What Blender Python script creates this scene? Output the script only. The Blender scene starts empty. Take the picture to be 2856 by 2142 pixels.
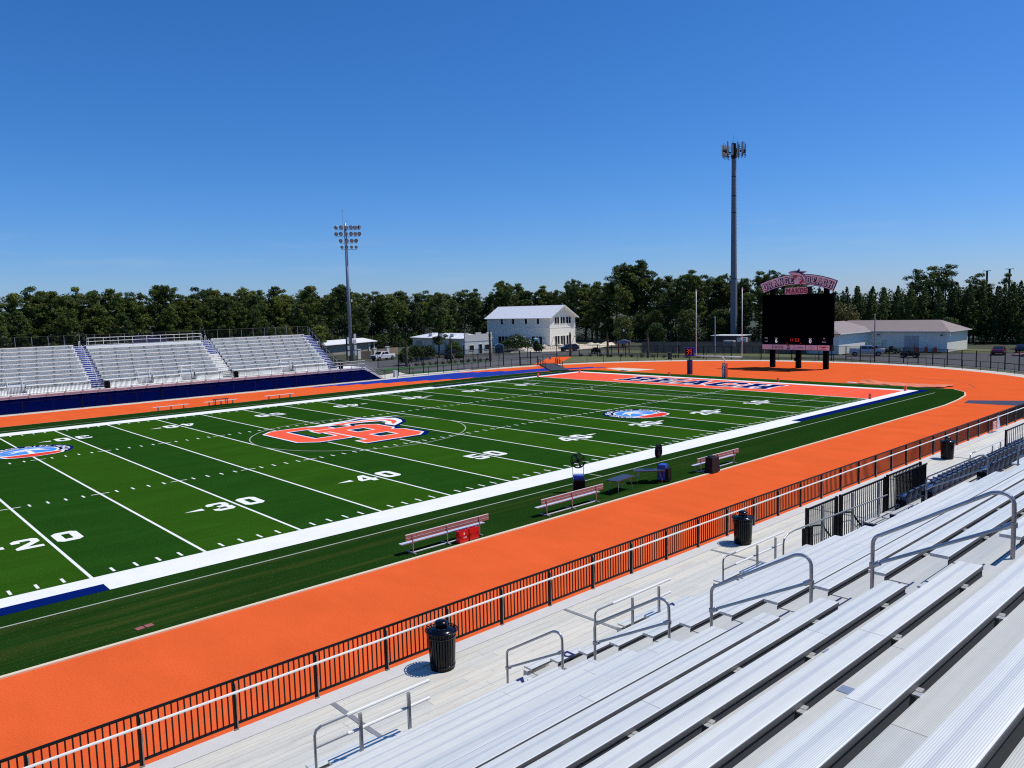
import bpy, math, random
import numpy as np
from mathutils import Vector, Matrix
from mathutils.geometry import tessellate_polygon
R = math.radians
PI = math.pi
random.seed(7)
S = bpy.context.scene
COL = S.collection

# ------------------------------------------------------------------ camera
def setup_camera():
    yaw, pitch, roll = R(47.5917), R(-5.5892), R(-1.5614)
    f = Vector((math.cos(pitch) * math.cos(yaw), math.cos(pitch) * math.sin(yaw), math.sin(pitch)))
    rt = Vector((math.sin(yaw), -math.cos(yaw), 0))
    up = rt.cross(f)
    c, s = math.cos(roll), math.sin(roll)
    r2 = rt * c + up * s
    u2 = up * c - rt * s
    cam = bpy.data.cameras.new('camera')
    o = bpy.data.objects.new('camera', cam)
    COL.objects.link(o)
    m = Matrix((r2, u2, -f)).transposed().to_4x4()
    m.translation = Vector((-35.273, -58.352, 10.414))
    o.matrix_world = m
    cam.sensor_fit = 'HORIZONTAL'
    cam.sensor_width = 36
    cam.lens = 2164.4 / 2856 * 36
    cam.clip_start = 0.05
    cam.clip_end = 8000
    S.camera = o
setup_camera()

# ------------------------------------------------------------------ sky, sun, exposure
SUN_DIR = Vector((0.48, -0.31, 1.0)).normalized()      # towards the sun
w = bpy.data.worlds.new('World')
S.world = w
w.use_nodes = True
nt = w.node_tree
nt.nodes.clear()
sky = nt.nodes.new('ShaderNodeTexSky')
sky.sky_type = 'NISHITA'
sky.sun_disc = False
sky.sun_elevation = math.asin(SUN_DIR.z)
sky.sun_rotation = math.atan2(SUN_DIR.x, SUN_DIR.y)
sky.altitude = 0
sky.air_density = 1.0
sky.dust_density = 0.15
sky.ozone_density = 4.5
bg = nt.nodes.new('ShaderNodeBackground')
bg.inputs[1].default_value = 0.105
wo = nt.nodes.new('ShaderNodeOutputWorld')
sepc = nt.nodes.new('ShaderNodeSeparateColor'); cmbc = nt.nodes.new('ShaderNodeCombineColor')
nt.links.new(sky.outputs[0], sepc.inputs[0])
for ch, (g_, k_) in enumerate(((1.44, .603), (1.05, .70), (1.0, 1.12))):     # colour response of the clear marine sky
    a_ = nt.nodes.new('ShaderNodeMath'); a_.operation = 'MULTIPLY'; a_.inputs[1].default_value = .105
    p_ = nt.nodes.new('ShaderNodeMath'); p_.operation = 'POWER'; p_.inputs[1].default_value = g_
    q_ = nt.nodes.new('ShaderNodeMath'); q_.operation = 'MULTIPLY'; q_.inputs[1].default_value = k_ / .105
    nt.links.new(sepc.outputs[ch], a_.inputs[0]); nt.links.new(a_.outputs[0], p_.inputs[0]); nt.links.new(p_.outputs[0], q_.inputs[0]); nt.links.new(q_.outputs[0], cmbc.inputs[ch])
tcw = nt.nodes.new('ShaderNodeTexCoord'); mpw = nt.nodes.new('ShaderNodeMapping'); mpw.inputs['Scale'].default_value = (3, 3, 26)
nw = nt.nodes.new('ShaderNodeTexNoise'); nw.inputs['Scale'].default_value = 2.6; nw.inputs['Detail'].default_value = 6
nt.links.new(tcw.outputs['Generated'], mpw.inputs['Vector']); nt.links.new(mpw.outputs[0], nw.inputs['Vector'])
spw = nt.nodes.new('ShaderNodeSeparateXYZ'); nt.links.new(tcw.outputs['Generated'], spw.inputs[0])
def wm(op, a, b):
    n = nt.nodes.new('ShaderNodeMath'); n.operation = op
    for i, v in enumerate((a, b)):
        if isinstance(v, (int, float)): n.inputs[i].default_value = v
        else: nt.links.new(v, n.inputs[i])
    return n.outputs[0]
cl_ = wm('MINIMUM', wm('MAXIMUM', wm('MULTIPLY', wm('SUBTRACT', nw.outputs['Fac'], .56), 4.), 0.), 1.)
low = wm('MAXIMUM', wm('MINIMUM', wm('SUBTRACT', 1., wm('MULTIPLY', wm('ABSOLUTE', wm('SUBTRACT', spw.outputs[2], .055), 0), 16.)), 1.), 0.)
mxw = nt.nodes.new('ShaderNodeMix'); mxw.data_type = 'RGBA'
nt.links.new(wm('MULTIPLY', wm('MULTIPLY', cl_, low), .30), mxw.inputs[0])
nt.links.new(cmbc.outputs[0], mxw.inputs[6]); mxw.inputs[7].default_value = (3.6, 5.0, 7.2, 1)
nt.links.new(mxw.outputs[2], bg.inputs[0])
nt.links.new(bg.outputs[0], wo.inputs[0])
sl = bpy.data.lights.new('sun', 'SUN')
sl.energy = 3.9
sl.angle = R(0.53)
sl.color = (1.0, 0.96, 0.90)
so = bpy.data.objects.new('sun', sl)
so.rotation_euler = SUN_DIR.to_track_quat('Z', 'Y').to_euler()
so.location = (0, 0, 60)
COL.objects.link(so)
S.view_settings.view_transform = 'Standard'
S.view_settings.look = 'None'
S.view_settings.exposure = 0.0
S.view_settings.gamma = 1.0
S.cycles.use_denoising = False
S.cycles.pixel_filter_type = 'BLACKMAN_HARRIS'
S.cycles.filter_width = 1.15
S.cycles.sample_clamp_indirect = 4

# ------------------------------------------------------------------ materials
MATS = {}
def _n(nt, t, **kw):
    n = nt.nodes.new(t)
    for k, v in kw.items():
        setattr(n, k, v)
    return n
def mth(nt, op, a, b=None, c=None):
    n = nt.nodes.new('ShaderNodeMath')
    n.operation = op
    for i, v in enumerate((a, b, c)):
        if v is None:
            continue
        if isinstance(v, (int, float)):
            n.inputs[i].default_value = v
        else:
            nt.links.new(v, n.inputs[i])
    return n.outputs[0]
def mixc(nt, f, a, b, mode='MIX'):
    n = nt.nodes.new('ShaderNodeMix')
    n.data_type = 'RGBA'
    n.blend_type = mode
    if isinstance(f, (int, float)):
        n.inputs[0].default_value = f
    else:
        nt.links.new(f, n.inputs[0])
    for i, v in ((6, a), (7, b)):
        if isinstance(v, tuple):
            n.inputs[i].default_value = (*v[:3], 1)
        else:
            nt.links.new(v, n.inputs[i])
    return n.outputs[2]
def base(name):
    m = bpy.data.materials.new(name)
    m.use_nodes = True
    nt = m.node_tree
    b = nt.nodes['Principled BSDF']
    return m, nt, b
def noise(nt, vec, scale, detail=3, rough=.55):
    n = nt.nodes.new('ShaderNodeTexNoise')
    n.inputs['Scale'].default_value = scale
    n.inputs['Detail'].default_value = detail
    n.inputs['Roughness'].default_value = rough
    if vec is not None:
        nt.links.new(vec, n.inputs['Vector'])
    return n.outputs['Fac']
def mapv(nt, vec, sc):
    n = nt.nodes.new('ShaderNodeMapping')
    n.inputs['Scale'].default_value = sc
    nt.links.new(vec, n.inputs['Vector'])
    return n.outputs[0]
def scale_col(nt, col, fac):
    n = nt.nodes.new('ShaderNodeVectorMath')
    n.operation = 'SCALE'
    if isinstance(col, tuple):
        n.inputs[0].default_value = col[:3]
    else:
        nt.links.new(col, n.inputs[0])
    if isinstance(fac, (int, float)):
        n.inputs['Scale'].default_value = fac
    else:
        nt.links.new(fac, n.inputs['Scale'])
    return n.outputs[0]
def mat(name, col, rough=.6, metal=0., var=.12, sc=2., bump=0., bsc=40., spec=.5, stretch=None, coat=0.):
    if name in MATS:
        return MATS[name]
    m, nt, b = base(name)
    tc = nt.nodes.new('ShaderNodeTexCoord')
    v = tc.outputs['Object']
    if stretch:
        v = mapv(nt, v, stretch)
    f = noise(nt, v, sc, 4)
    f = mth(nt, 'MULTIPLY_ADD', f, 2 * var, 1 - var)
    c = scale_col(nt, col, f)
    nt.links.new(c, b.inputs['Base Color'])
    b.inputs['Roughness'].default_value = rough
    b.inputs['Metallic'].default_value = metal
    b.inputs['Specular IOR Level'].default_value = spec
    if coat:
        b.inputs['Coat Weight'].default_value = coat
        b.inputs['Coat Roughness'].default_value = .08
    if bump:
        bn = nt.nodes.new('ShaderNodeBump')
        bn.inputs['Strength'].default_value = bump
        bn.inputs['Distance'].default_value = .01
        nt.links.new(noise(nt, tc.outputs['Object'], bsc, 3), bn.inputs['Height'])
        nt.links.new(bn.outputs[0], b.inputs['Normal'])
    MATS[name] = m
    return m
def emis(name, col, s):
    m, nt, b = base(name)
    b.inputs['Base Color'].default_value = (*col, 1)
    b.inputs['Emission Color'].default_value = (*col, 1)
    b.inputs['Emission Strength'].default_value = s
    return m

def turf_material():
    m, nt, b = base('artificial_turf')
    g = nt.nodes.new('ShaderNodeNewGeometry')
    sp = nt.nodes.new('ShaderNodeSeparateXYZ')
    nt.links.new(g.outputs['Position'], sp.inputs[0])
    X, Y = sp.outputs[0], sp.outputs[1]
    nzx = noise(nt, g.outputs['Position'], 9., 3)
    k = mth(nt, 'FLOOR', mth(nt, 'DIVIDE', mth(nt, 'ADD', X, mth(nt, 'MULTIPLY_ADD', nzx, .5, -.25)), 4.572))
    par = mth(nt, 'ABSOLUTE', mth(nt, 'SUBTRACT', mth(nt, 'MODULO', mth(nt, 'ADD', k, 100.), 2.), 0.))
    ay = mth(nt, 'ABSOLUTE', Y)
    inside = mth(nt, 'LESS_THAN', ay, 24.4)
    inx = mth(nt, 'LESS_THAN', mth(nt, 'ABSOLUTE', X), 45.7)
    f = mth(nt, 'MULTIPLY', mth(nt, 'MULTIPLY', par, inside), inx)
    c = mixc(nt, f, (0.0145, 0.060, 0.0066), (0.0245, 0.081, 0.0060))
    # sideline area: older pile, brownish wear streaks that run along the touchline
    st = noise(nt, mapv(nt, g.outputs['Position'], (.05, 1.6, 1)), 1.0, 4)
    st2 = noise(nt, mapv(nt, g.outputs['Position'], (.25, .9, 1)), 1.0, 3)
    stf = mth(nt, 'MULTIPLY', mth(nt, 'SMOOTH_MIN', mth(nt, 'MAXIMUM', mth(nt, 'MULTIPLY', mth(nt, 'SUBTRACT', st, .48), 5.), 0.), 1., .2),
              mth(nt, 'MULTIPLY_ADD', st2, .8, .1))
    stf = mth(nt, 'MINIMUM', mth(nt, 'MULTIPLY', stf, mth(nt, 'GREATER_THAN', mth(nt, 'MULTIPLY', Y, -1.), 27.75)), 1.)
    xf = mth(nt, 'MAXIMUM', mth(nt, 'MINIMUM', mth(nt, 'MULTIPLY_ADD', X, -.03, .75), 1.), .0)
    stf = mth(nt, 'MULTIPLY', stf, xf)
    side = mixc(nt, mth(nt, 'MULTIPLY', stf, .55), (0.0115, 0.040, 0.006), (0.095, 0.085, 0.022))
    c = mixc(nt, inside, side, c)
    n1 = noise(nt, mapv(nt, g.outputs['Position'], (.35, .9, 1)), .6, 5)
    n2 = noise(nt, g.outputs['Position'], 16., 4, .75)
    n3 = noise(nt, mapv(nt, g.outputs['Position'], (.12, 2.2, 1)), 1.2, 3)
    fac = mth(nt, 'MULTIPLY', mth(nt, 'MULTIPLY_ADD', n1, .5, .75), mth(nt, 'MULTIPLY_ADD', n2, 1.5, .25))
    fac = mth(nt, 'MULTIPLY', fac, mth(nt, 'MULTIPLY_ADD', n3, .34, .83))
    c = scale_col(nt, c, fac)
    n4 = nt.nodes.new('ShaderNodeTexWhiteNoise')
    nt.links.new(scale_col(nt, g.outputs['Position'], 30.), n4.inputs[0])
    vv = nt.nodes.new('ShaderNodeTexVoronoi')
    vv.inputs['Scale'].default_value = 7.
    nt.links.new(g.outputs['Position'], vv.inputs['Vector'])
    spk = mth(nt, 'LESS_THAN', vv.outputs['Distance'], .13)
    c = mixc(nt, mth(nt, 'MULTIPLY', spk, .30), c, (.20, .26, .10))
    nt.links.new(c, b.inputs['Base Color'])
    b.inputs['Roughness'].default_value = .9
    b.inputs['Specular IOR Level'].default_value = .0
    b.inputs['Sheen Weight'].default_value = .0
    bn = nt.nodes.new('ShaderNodeBump')
    bn.inputs['Strength'].default_value = .5
    bn.inputs['Distance'].default_value = .02
    nt.links.new(n2, bn.inputs['Height'])
    nt.links.new(bn.outputs[0], b.inputs['Normal'])
    return m
def paint_turf(name, col, rough=.8):
    """coloured turf fibres: speckled"""
    m, nt, b = base(name)
    g = nt.nodes.new('ShaderNodeNewGeometry')
    n2 = noise(nt, g.outputs['Position'], 22., 4, .75)
    n1 = noise(nt, g.outputs['Position'], .9, 3)
    f = mth(nt, 'MULTIPLY', mth(nt, 'MULTIPLY_ADD', n2, .5, .75), mth(nt, 'MULTIPLY_ADD', n1, .16, .92))
    nt.links.new(scale_col(nt, col, f), b.inputs['Base Color'])
    b.inputs['Roughness'].default_value = rough
    b.inputs['Specular IOR Level'].default_value = .0
    return m
def track_material(name, col):
    m, nt, b = base(name)
    g = nt.nodes.new('ShaderNodeNewGeometry')
    P = g.outputs['Position']
    n1 = noise(nt, P, .35, 5, .6)
    n2 = noise(nt, P, 16., 4, .85)
    n3 = noise(nt, mapv(nt, P, (.5, .16, 1)), 1.4, 4)
    f = mth(nt, 'MULTIPLY', mth(nt, 'MULTIPLY_ADD', n1, .22, .89), mth(nt, 'MULTIPLY_ADD', n2, 1.0, .5))
    f = mth(nt, 'MULTIPLY', f, mth(nt, 'MULTIPLY_ADD', n3, .30, .85))
    c = scale_col(nt, col, f)
    nt.links.new(c, b.inputs['Base Color'])
    b.inputs['Roughness'].default_value = .8
    b.inputs['Specular IOR Level'].default_value = .0
    bn = nt.nodes.new('ShaderNodeBump')
    bn.inputs['Strength'].default_value = .35
    bn.inputs['Distance'].default_value = .01
    nt.links.new(n2, bn.inputs['Height'])
    nt.links.new(bn.outputs[0], b.inputs['Normal'])
    return m
def aluminium(name, col, rib=True, metal=.35, rough=.42, joint=7.32, pitch=.838, stain=.0, highlight_and_band=False):
    """ribbed extruded aluminium planks laid along X"""
    m, nt, b = base(name)
    g = nt.nodes.new('ShaderNodeNewGeometry')
    P = g.outputs['Position']
    sp = nt.nodes.new('ShaderNodeSeparateXYZ')
    nt.links.new(P, sp.inputs[0])
    X, Y = sp.outputs[0], sp.outputs[1]
    row = mth(nt, 'FLOOR', mth(nt, 'DIVIDE', mth(nt, 'ADD', Y, 57.24 + .29), pitch))
    wn = nt.nodes.new('ShaderNodeTexWhiteNoise')
    wn.noise_dimensions = '1D'
    nt.links.new(row, wn.inputs['W'])
    xs = mth(nt, 'DIVIDE', mth(nt, 'MULTIPLY_ADD', wn.outputs['Value'], 7., X), joint)
    cell = mth(nt, 'FLOOR', xs)
    fr = mth(nt, 'FRACT', xs)
    wn2 = nt.nodes.new('ShaderNodeTexWhiteNoise')
    wn2.noise_dimensions = '2D'
    cmb = nt.nodes.new('ShaderNodeCombineXYZ')
    nt.links.new(cell, cmb.inputs[0]); nt.links.new(row, cmb.inputs[1])
    nt.links.new(cmb.outputs[0], wn2.inputs['Vector'])
    tint = mth(nt, 'MULTIPLY_ADD', wn2.outputs['Value'], .12, .93)
    c = mixc(nt, wn2.outputs['Value'], (col[0] * .97, col[1], col[2] * 1.03), (col[0] * 1.02, col[1], col[2] * .97))
    n1 = noise(nt, mapv(nt, P, (.35, 9., 1)), 1.3, 4)
    n2 = noise(nt, P, 7., 4)
    f = mth(nt, 'MULTIPLY', tint, mth(nt, 'MULTIPLY_ADD', n1, .20, .90))
    f = mth(nt, 'MULTIPLY', f, mth(nt, 'MULTIPLY_ADD', n2, .10, .95))
    jm = mth(nt, 'LESS_THAN', fr, .0012)
    f = mth(nt, 'MULTIPLY', f, mth(nt, 'MULTIPLY_ADD', jm, -.6, 1.))
    if rib:
        rb = mth(nt, 'SINE', mth(nt, 'MULTIPLY', Y, 2 * PI / .0125))
        f = mth(nt, 'MULTIPLY', f, mth(nt, 'MULTIPLY_ADD', rb, .045, .97))
    c = scale_col(nt, c, f)
    if highlight_and_band:
        fy_ = mth(nt, 'MULTIPLY', mth(nt, 'FRACT', mth(nt, 'DIVIDE', mth(nt, 'ADD', Y, 57.242), pitch)), pitch)
        c = mixc(nt, mth(nt, 'LESS_THAN', fy_, .017), c, (.97, .97, .93))  # highlight along the near edge, painted into the plank colour
        band = mth(nt, 'MULTIPLY', mth(nt, 'GREATER_THAN', fy_, .135), mth(nt, 'LESS_THAN', fy_, .180))
        c = mixc(nt, mth(nt, 'MULTIPLY', band, .5), c, (.52, .54, .56))
    if stain:
        s1 = noise(nt, mapv(nt, P, (.4, 2.4, 1)), 1.6, 5, .65)
        sf = mth(nt, 'MINIMUM', mth(nt, 'MAXIMUM', mth(nt, 'MULTIPLY', mth(nt, 'SUBTRACT', s1, .5), 3.), 0.), 1.)
        c = mixc(nt, mth(nt, 'MULTIPLY', sf, stain), c, (.40, .33, .25))
        s2 = noise(nt, P, 5., 5, .7)
        sf2 = mth(nt, 'MINIMUM', mth(nt, 'MAXIMUM', mth(nt, 'MULTIPLY', mth(nt, 'SUBTRACT', s2, .6), 6.), 0.), 1.)
        c = mixc(nt, mth(nt, 'MULTIPLY', sf2, stain * .8), c, (.26, .23, .2))
    nt.links.new(c, b.inputs['Base Color'])
    b.inputs['Metallic'].default_value = metal
    rr = mth(nt, 'MULTIPLY_ADD', n1, .2, rough - .1)
    nt.links.new(rr, b.inputs['Roughness'])
    if rib:
        bn = nt.nodes.new('ShaderNodeBump')
        bn.inputs['Strength'].default_value = .25
        bn.inputs['Distance'].default_value = .002
        nt.links.new(mth(nt, 'SINE', mth(nt, 'MULTIPLY', Y, 2 * PI / .0125)), bn.inputs['Height'])
        nt.links.new(bn.outputs[0], b.inputs['Normal'])
    return m
def foliage(name, c1, c2, trans=.15):
    m, nt, b = base(name)
    oi = nt.nodes.new('ShaderNodeObjectInfo')
    tc = nt.nodes.new('ShaderNodeTexCoord')
    n = noise(nt, tc.outputs['Object'], .9, 3)
    n2 = noise(nt, tc.outputs['Object'], 4., 2)
    f = mth(nt, 'MINIMUM', mth(nt, 'MAXIMUM', mth(nt, 'ADD', mth(nt, 'MULTIPLY_ADD', n, 2.2, -1.0), mth(nt, 'MULTIPLY_ADD', oi.outputs['Random'], .6, 0.)), 0.), 1.)
    c = mixc(nt, f, c1, c2)
    c = scale_col(nt, c, mth(nt, 'MULTIPLY', mth(nt, 'MULTIPLY_ADD', oi.outputs['Random'], .5, .75), mth(nt, 'MULTIPLY_ADD', n2, .8, .6)))
    nt.links.new(c, b.inputs['Base Color'])
    b.inputs['Roughness'].default_value = .6
    b.inputs['Specular IOR Level'].default_value = .25
    out = nt.nodes['Material Output']
    tr = nt.nodes.new('ShaderNodeBsdfTranslucent')
    nt.links.new(c, tr.inputs[0])
    mx = nt.nodes.new('ShaderNodeMixShader')
    mx.inputs[0].default_value = trans
    nt.links.new(b.outputs[0], mx.inputs[1]); nt.links.new(tr.outputs[0], mx.inputs[2])
    nt.links.new(mx.outputs[0], out.inputs[0])
    return m
def ribbed_metal(name, col, axis=0, period=.3, rough=.4, metal=.3, amp=.10, var=.1, spec=.4):
    """sheet metal with standing ribs across one axis of the object"""
    m, nt, b = base(name)
    tc = nt.nodes.new('ShaderNodeTexCoord')
    sp = nt.nodes.new('ShaderNodeSeparateXYZ')
    nt.links.new(tc.outputs['Object'], sp.inputs[0])
    fr = mth(nt, 'FRACT', mth(nt, 'DIVIDE', sp.outputs[axis], period))
    l = mth(nt, 'LESS_THAN', fr, .16)
    n = noise(nt, tc.outputs['Object'], .8, 4)
    f = mth(nt, 'MULTIPLY', mth(nt, 'MULTIPLY_ADD', l, -amp, 1.), mth(nt, 'MULTIPLY_ADD', n, 2 * var, 1 - var))
    nt.links.new(scale_col(nt, col, f), b.inputs['Base Color'])
    b.inputs['Roughness'].default_value = rough
    b.inputs['Metallic'].default_value = metal
    b.inputs['Specular IOR Level'].default_value = spec
    bn = nt.nodes.new('ShaderNodeBump')
    bn.inputs['Strength'].default_value = .6
    bn.inputs['Distance'].default_value = .03
    nt.links.new(l, bn.inputs['Height'])
    nt.links.new(bn.outputs[0], b.inputs['Normal'])
    return m

TURF = turf_material()
WHITE_T = paint_turf('white_turf', (.80, .80, .77))
GREY_T = paint_turf('thin_line_turf', (.36, .40, .32))
NAVY_T = paint_turf('navy_turf', (.002, .012, .11))
SALMON_T = paint_turf('orange_turf', (.88, .115, .058))
SKYBLUE_T = paint_turf('sky_blue_turf', (.07, .27, .72))
RED_T = paint_turf('red_turf', (.72, .055, .035))
TRACK = track_material('orange_track', (.735, .116, .030))
TRACK_BLUE = track_material('blue_track', (.018, .045, .30))
CONC = mat('concrete', (.60, .55, .46), .85, var=.16, sc=1.2, bump=.2)
ASPH = mat('asphalt', (.085, .082, .08), .9, var=.28, sc=.8, bump=.3, bsc=60)
SAND = mat('sand', (.70, .60, .45), .9, var=.1, sc=1)
SEAT_ALU = aluminium('seat_aluminium', (.80, .805, .725), metal=.25, highlight_and_band=True)
FOOT_ALU = aluminium('footboard_aluminium', (.56, .565, .52), metal=.1, rough=.5, stain=.12)
DECK_ALU = aluminium('deck_aluminium', (.72, .685, .575), rib=False, metal=.15, rough=.55, stain=.42, pitch=.255)
GALV = mat('galvanised_steel', (.42, .43, .44), .38, .8, var=.2, sc=6)
ALU_RAIL = mat('aluminium_rail', (.88, .87, .82), .35, .1, var=.06, sc=3)
ALU_EDGE_SHADED = mat('shaded_aluminium_edge', (.095, .10, .108), .5, .2, var=.08, sc=3)  # shade below the overhanging seat lip is put into this dark colour
BLACK = mat('black_powder_coat', (.005, .005, .006), .5, 0, var=.2, sc=8, spec=.22)
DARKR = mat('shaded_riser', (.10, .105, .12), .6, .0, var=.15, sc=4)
BLACKM = mat('matt_black', (.0035, .0035, .005), .9, 0, var=.2, sc=3, spec=.03)
BLACKG = mat('black_gloss', (.003, .003, .006), .22, 0, var=.2, sc=8, spec=.25, coat=.12)
NAVY = mat('navy_nosing_and_shadow', (.008, .014, .09), .6, var=.2, sc=5)
BLUEWALL = ribbed_metal('blue_sheet_metal', (.0002, .0045, .075), 0, .3, .9, .0, .30, .1, .03)
BLUESTEP = mat('blue_step', (.03, .055, .30), .6, var=.2, sc=4)
WHITEM = mat('white_paint', (.84, .83, .77), .5, var=.05, sc=2)
FAR_SEAT = mat('far_seat_aluminium', (.96, .95, .88), .5, .0, var=.06, sc=.7)
FAR_RISER = mat('far_riser_aluminium', (.84, .82, .74), .6, .0, var=.12, sc=.6)
TAUPE = mat('fascia_aluminium', (.64, .58, .56), .5, .15, var=.08, sc=.6)
GREYBOX = mat('steel_grey', (.36, .38, .41), .45, .5, var=.12, sc=2)
RUST = mat('reddish_plank', (.34, .17, .15), .6, .1, var=.15, sc=5)
PALE = mat('pale_plank', (.80, .76, .72), .5, .1, var=.06, sc=5)
REDP = mat('red_plastic', (.55, .008, .015), .3, var=.12, sc=6, coat=.3)
BLUEP = mat('blue_plastic', (.02, .08, .42), .4, var=.12, sc=5)
CHAIRB = mat('navy_seat_plastic', (.018, .042, .105), .5, var=.14, sc=6)
CHAIRL = mat('blue_seat_plastic', (.014, .055, .20), .4, var=.1, sc=6)
BARK = mat('pine_bark', (.105, .075, .055), .9, var=.35, sc=3, bump=.6, bsc=8)
TRUNKG = mat('palm_trunk', (.12, .085, .055), .9, var=.35, sc=6, bump=.6, bsc=20)
WOOD = mat('weathered_boards', (.13, .115, .105), .85, var=.3, sc=1.5, stretch=(6, 6, .3))
CREAM = mat('cream_stucco', (.76, .73, .62), .85, var=.05, sc=1.5)
WBRICK = mat('white_painted_brick', (.90, .865, .74), .8, var=.06, sc=3, bump=.4, bsc=12)
WSIDE = ribbed_metal('white_board_and_batten', (.90, .865, .74), 0, .4, .6, 0, .06, .03)
WROOF = ribbed_metal('white_metal_roof', (.86, .86, .85), 1, .9, .4, .0, .12, .03)
BROWNROOF = ribbed_metal('tan_metal_roof', (.33, .255, .20), 0, .6, .45, .1, .15, .08)
STUCCO = mat('white_stucco', (.90, .87, .74), .8, var=.05, sc=1)
GLASS = mat('dark_glass', (.012, .014, .018), .08, 0, var=.3, sc=2, spec=.8)
TYRE = mat('tyre_rubber', (.015, .015, .015), .8, var=.2, sc=10)
CARW = mat('white_car_paint', (.80, .80, .80), .25, var=.03, sc=2, coat=.6)
CARS = mat('silver_car_paint', (.50, .51, .53), .28, .4, var=.05, sc=2, coat=.6)
CARR = mat('red_car_paint', (.22, .012, .018), .22, .1, var=.05, sc=2, coat=.8)
CARB = mat('black_car_paint', (.010, .011, .013), .2, var=.05, sc=2, coat=.8)
TARP = mat('orange_tarp', (.80, .20, .07), .55, var=.2, sc=1.2, bump=.6, bsc=3)
SIGNW = mat('shaded_sign_face', (.98, .78, .68), .5, var=.03, sc=2)
SCREEN = mat('black_led_screen', (.0008, .0008, .003), .9, var=.2, sc=1, spec=.0)
NAVYP = mat('navy_paint', (.006, .012, .085), .45, var=.08, sc=3)
REDPAINT = mat('red_paint', (.50, .02, .035), .5, var=.06, sc=3)
BLUEPAINT = mat('royal_blue_paint', (.01, .02, .30), .45, var=.08, sc=3)
PORTA = mat('blue_grey_plastic', (.10, .24, .33), .5, var=.1, sc=2)
LENS = mat('floodlight_lens', (.55, .50, .45), .2, .1, var=.1, sc=5)
BLINDW = mat('white_shrub_flowers', (.7, .7, .62), .6)
CONTB = mat('blue_container_steel', (.03, .06, .11), .5, var=.2, sc=2)
GRASSV = mat('verge_grass', (.105, .115, .035), .95, var=.4, sc=1.1, bump=.5, bsc=14)
GREENT = mat('green_turf_strip', (.012, .085, .012), .9, var=.2, sc=3)
SOIL = mat('forest_floor', (.045, .05, .022), 1., var=.4, sc=.35)
PINE1 = foliage('pine_needles', (.075, .110, .016), (.175, .195, .036), .3)
PINE2 = foliage('dark_pine_needles', (.045, .082, .018), (.105, .140, .030), .3)
OAKL = foliage('broadleaf', (.060, .085, .015), (.135, .140, .032), .3)
BROWNL = foliage('olive_leaves', (.075, .072, .018), (.13, .115, .035))
SHRUBL = foliage('shrub_leaves', (.030, .060, .012), (.075, .105, .024), .3)
LED = emis('red_led', (.9, .045, .02), .55)
LEDW = emis('white_led', (.8, .8, .8), .45)

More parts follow.
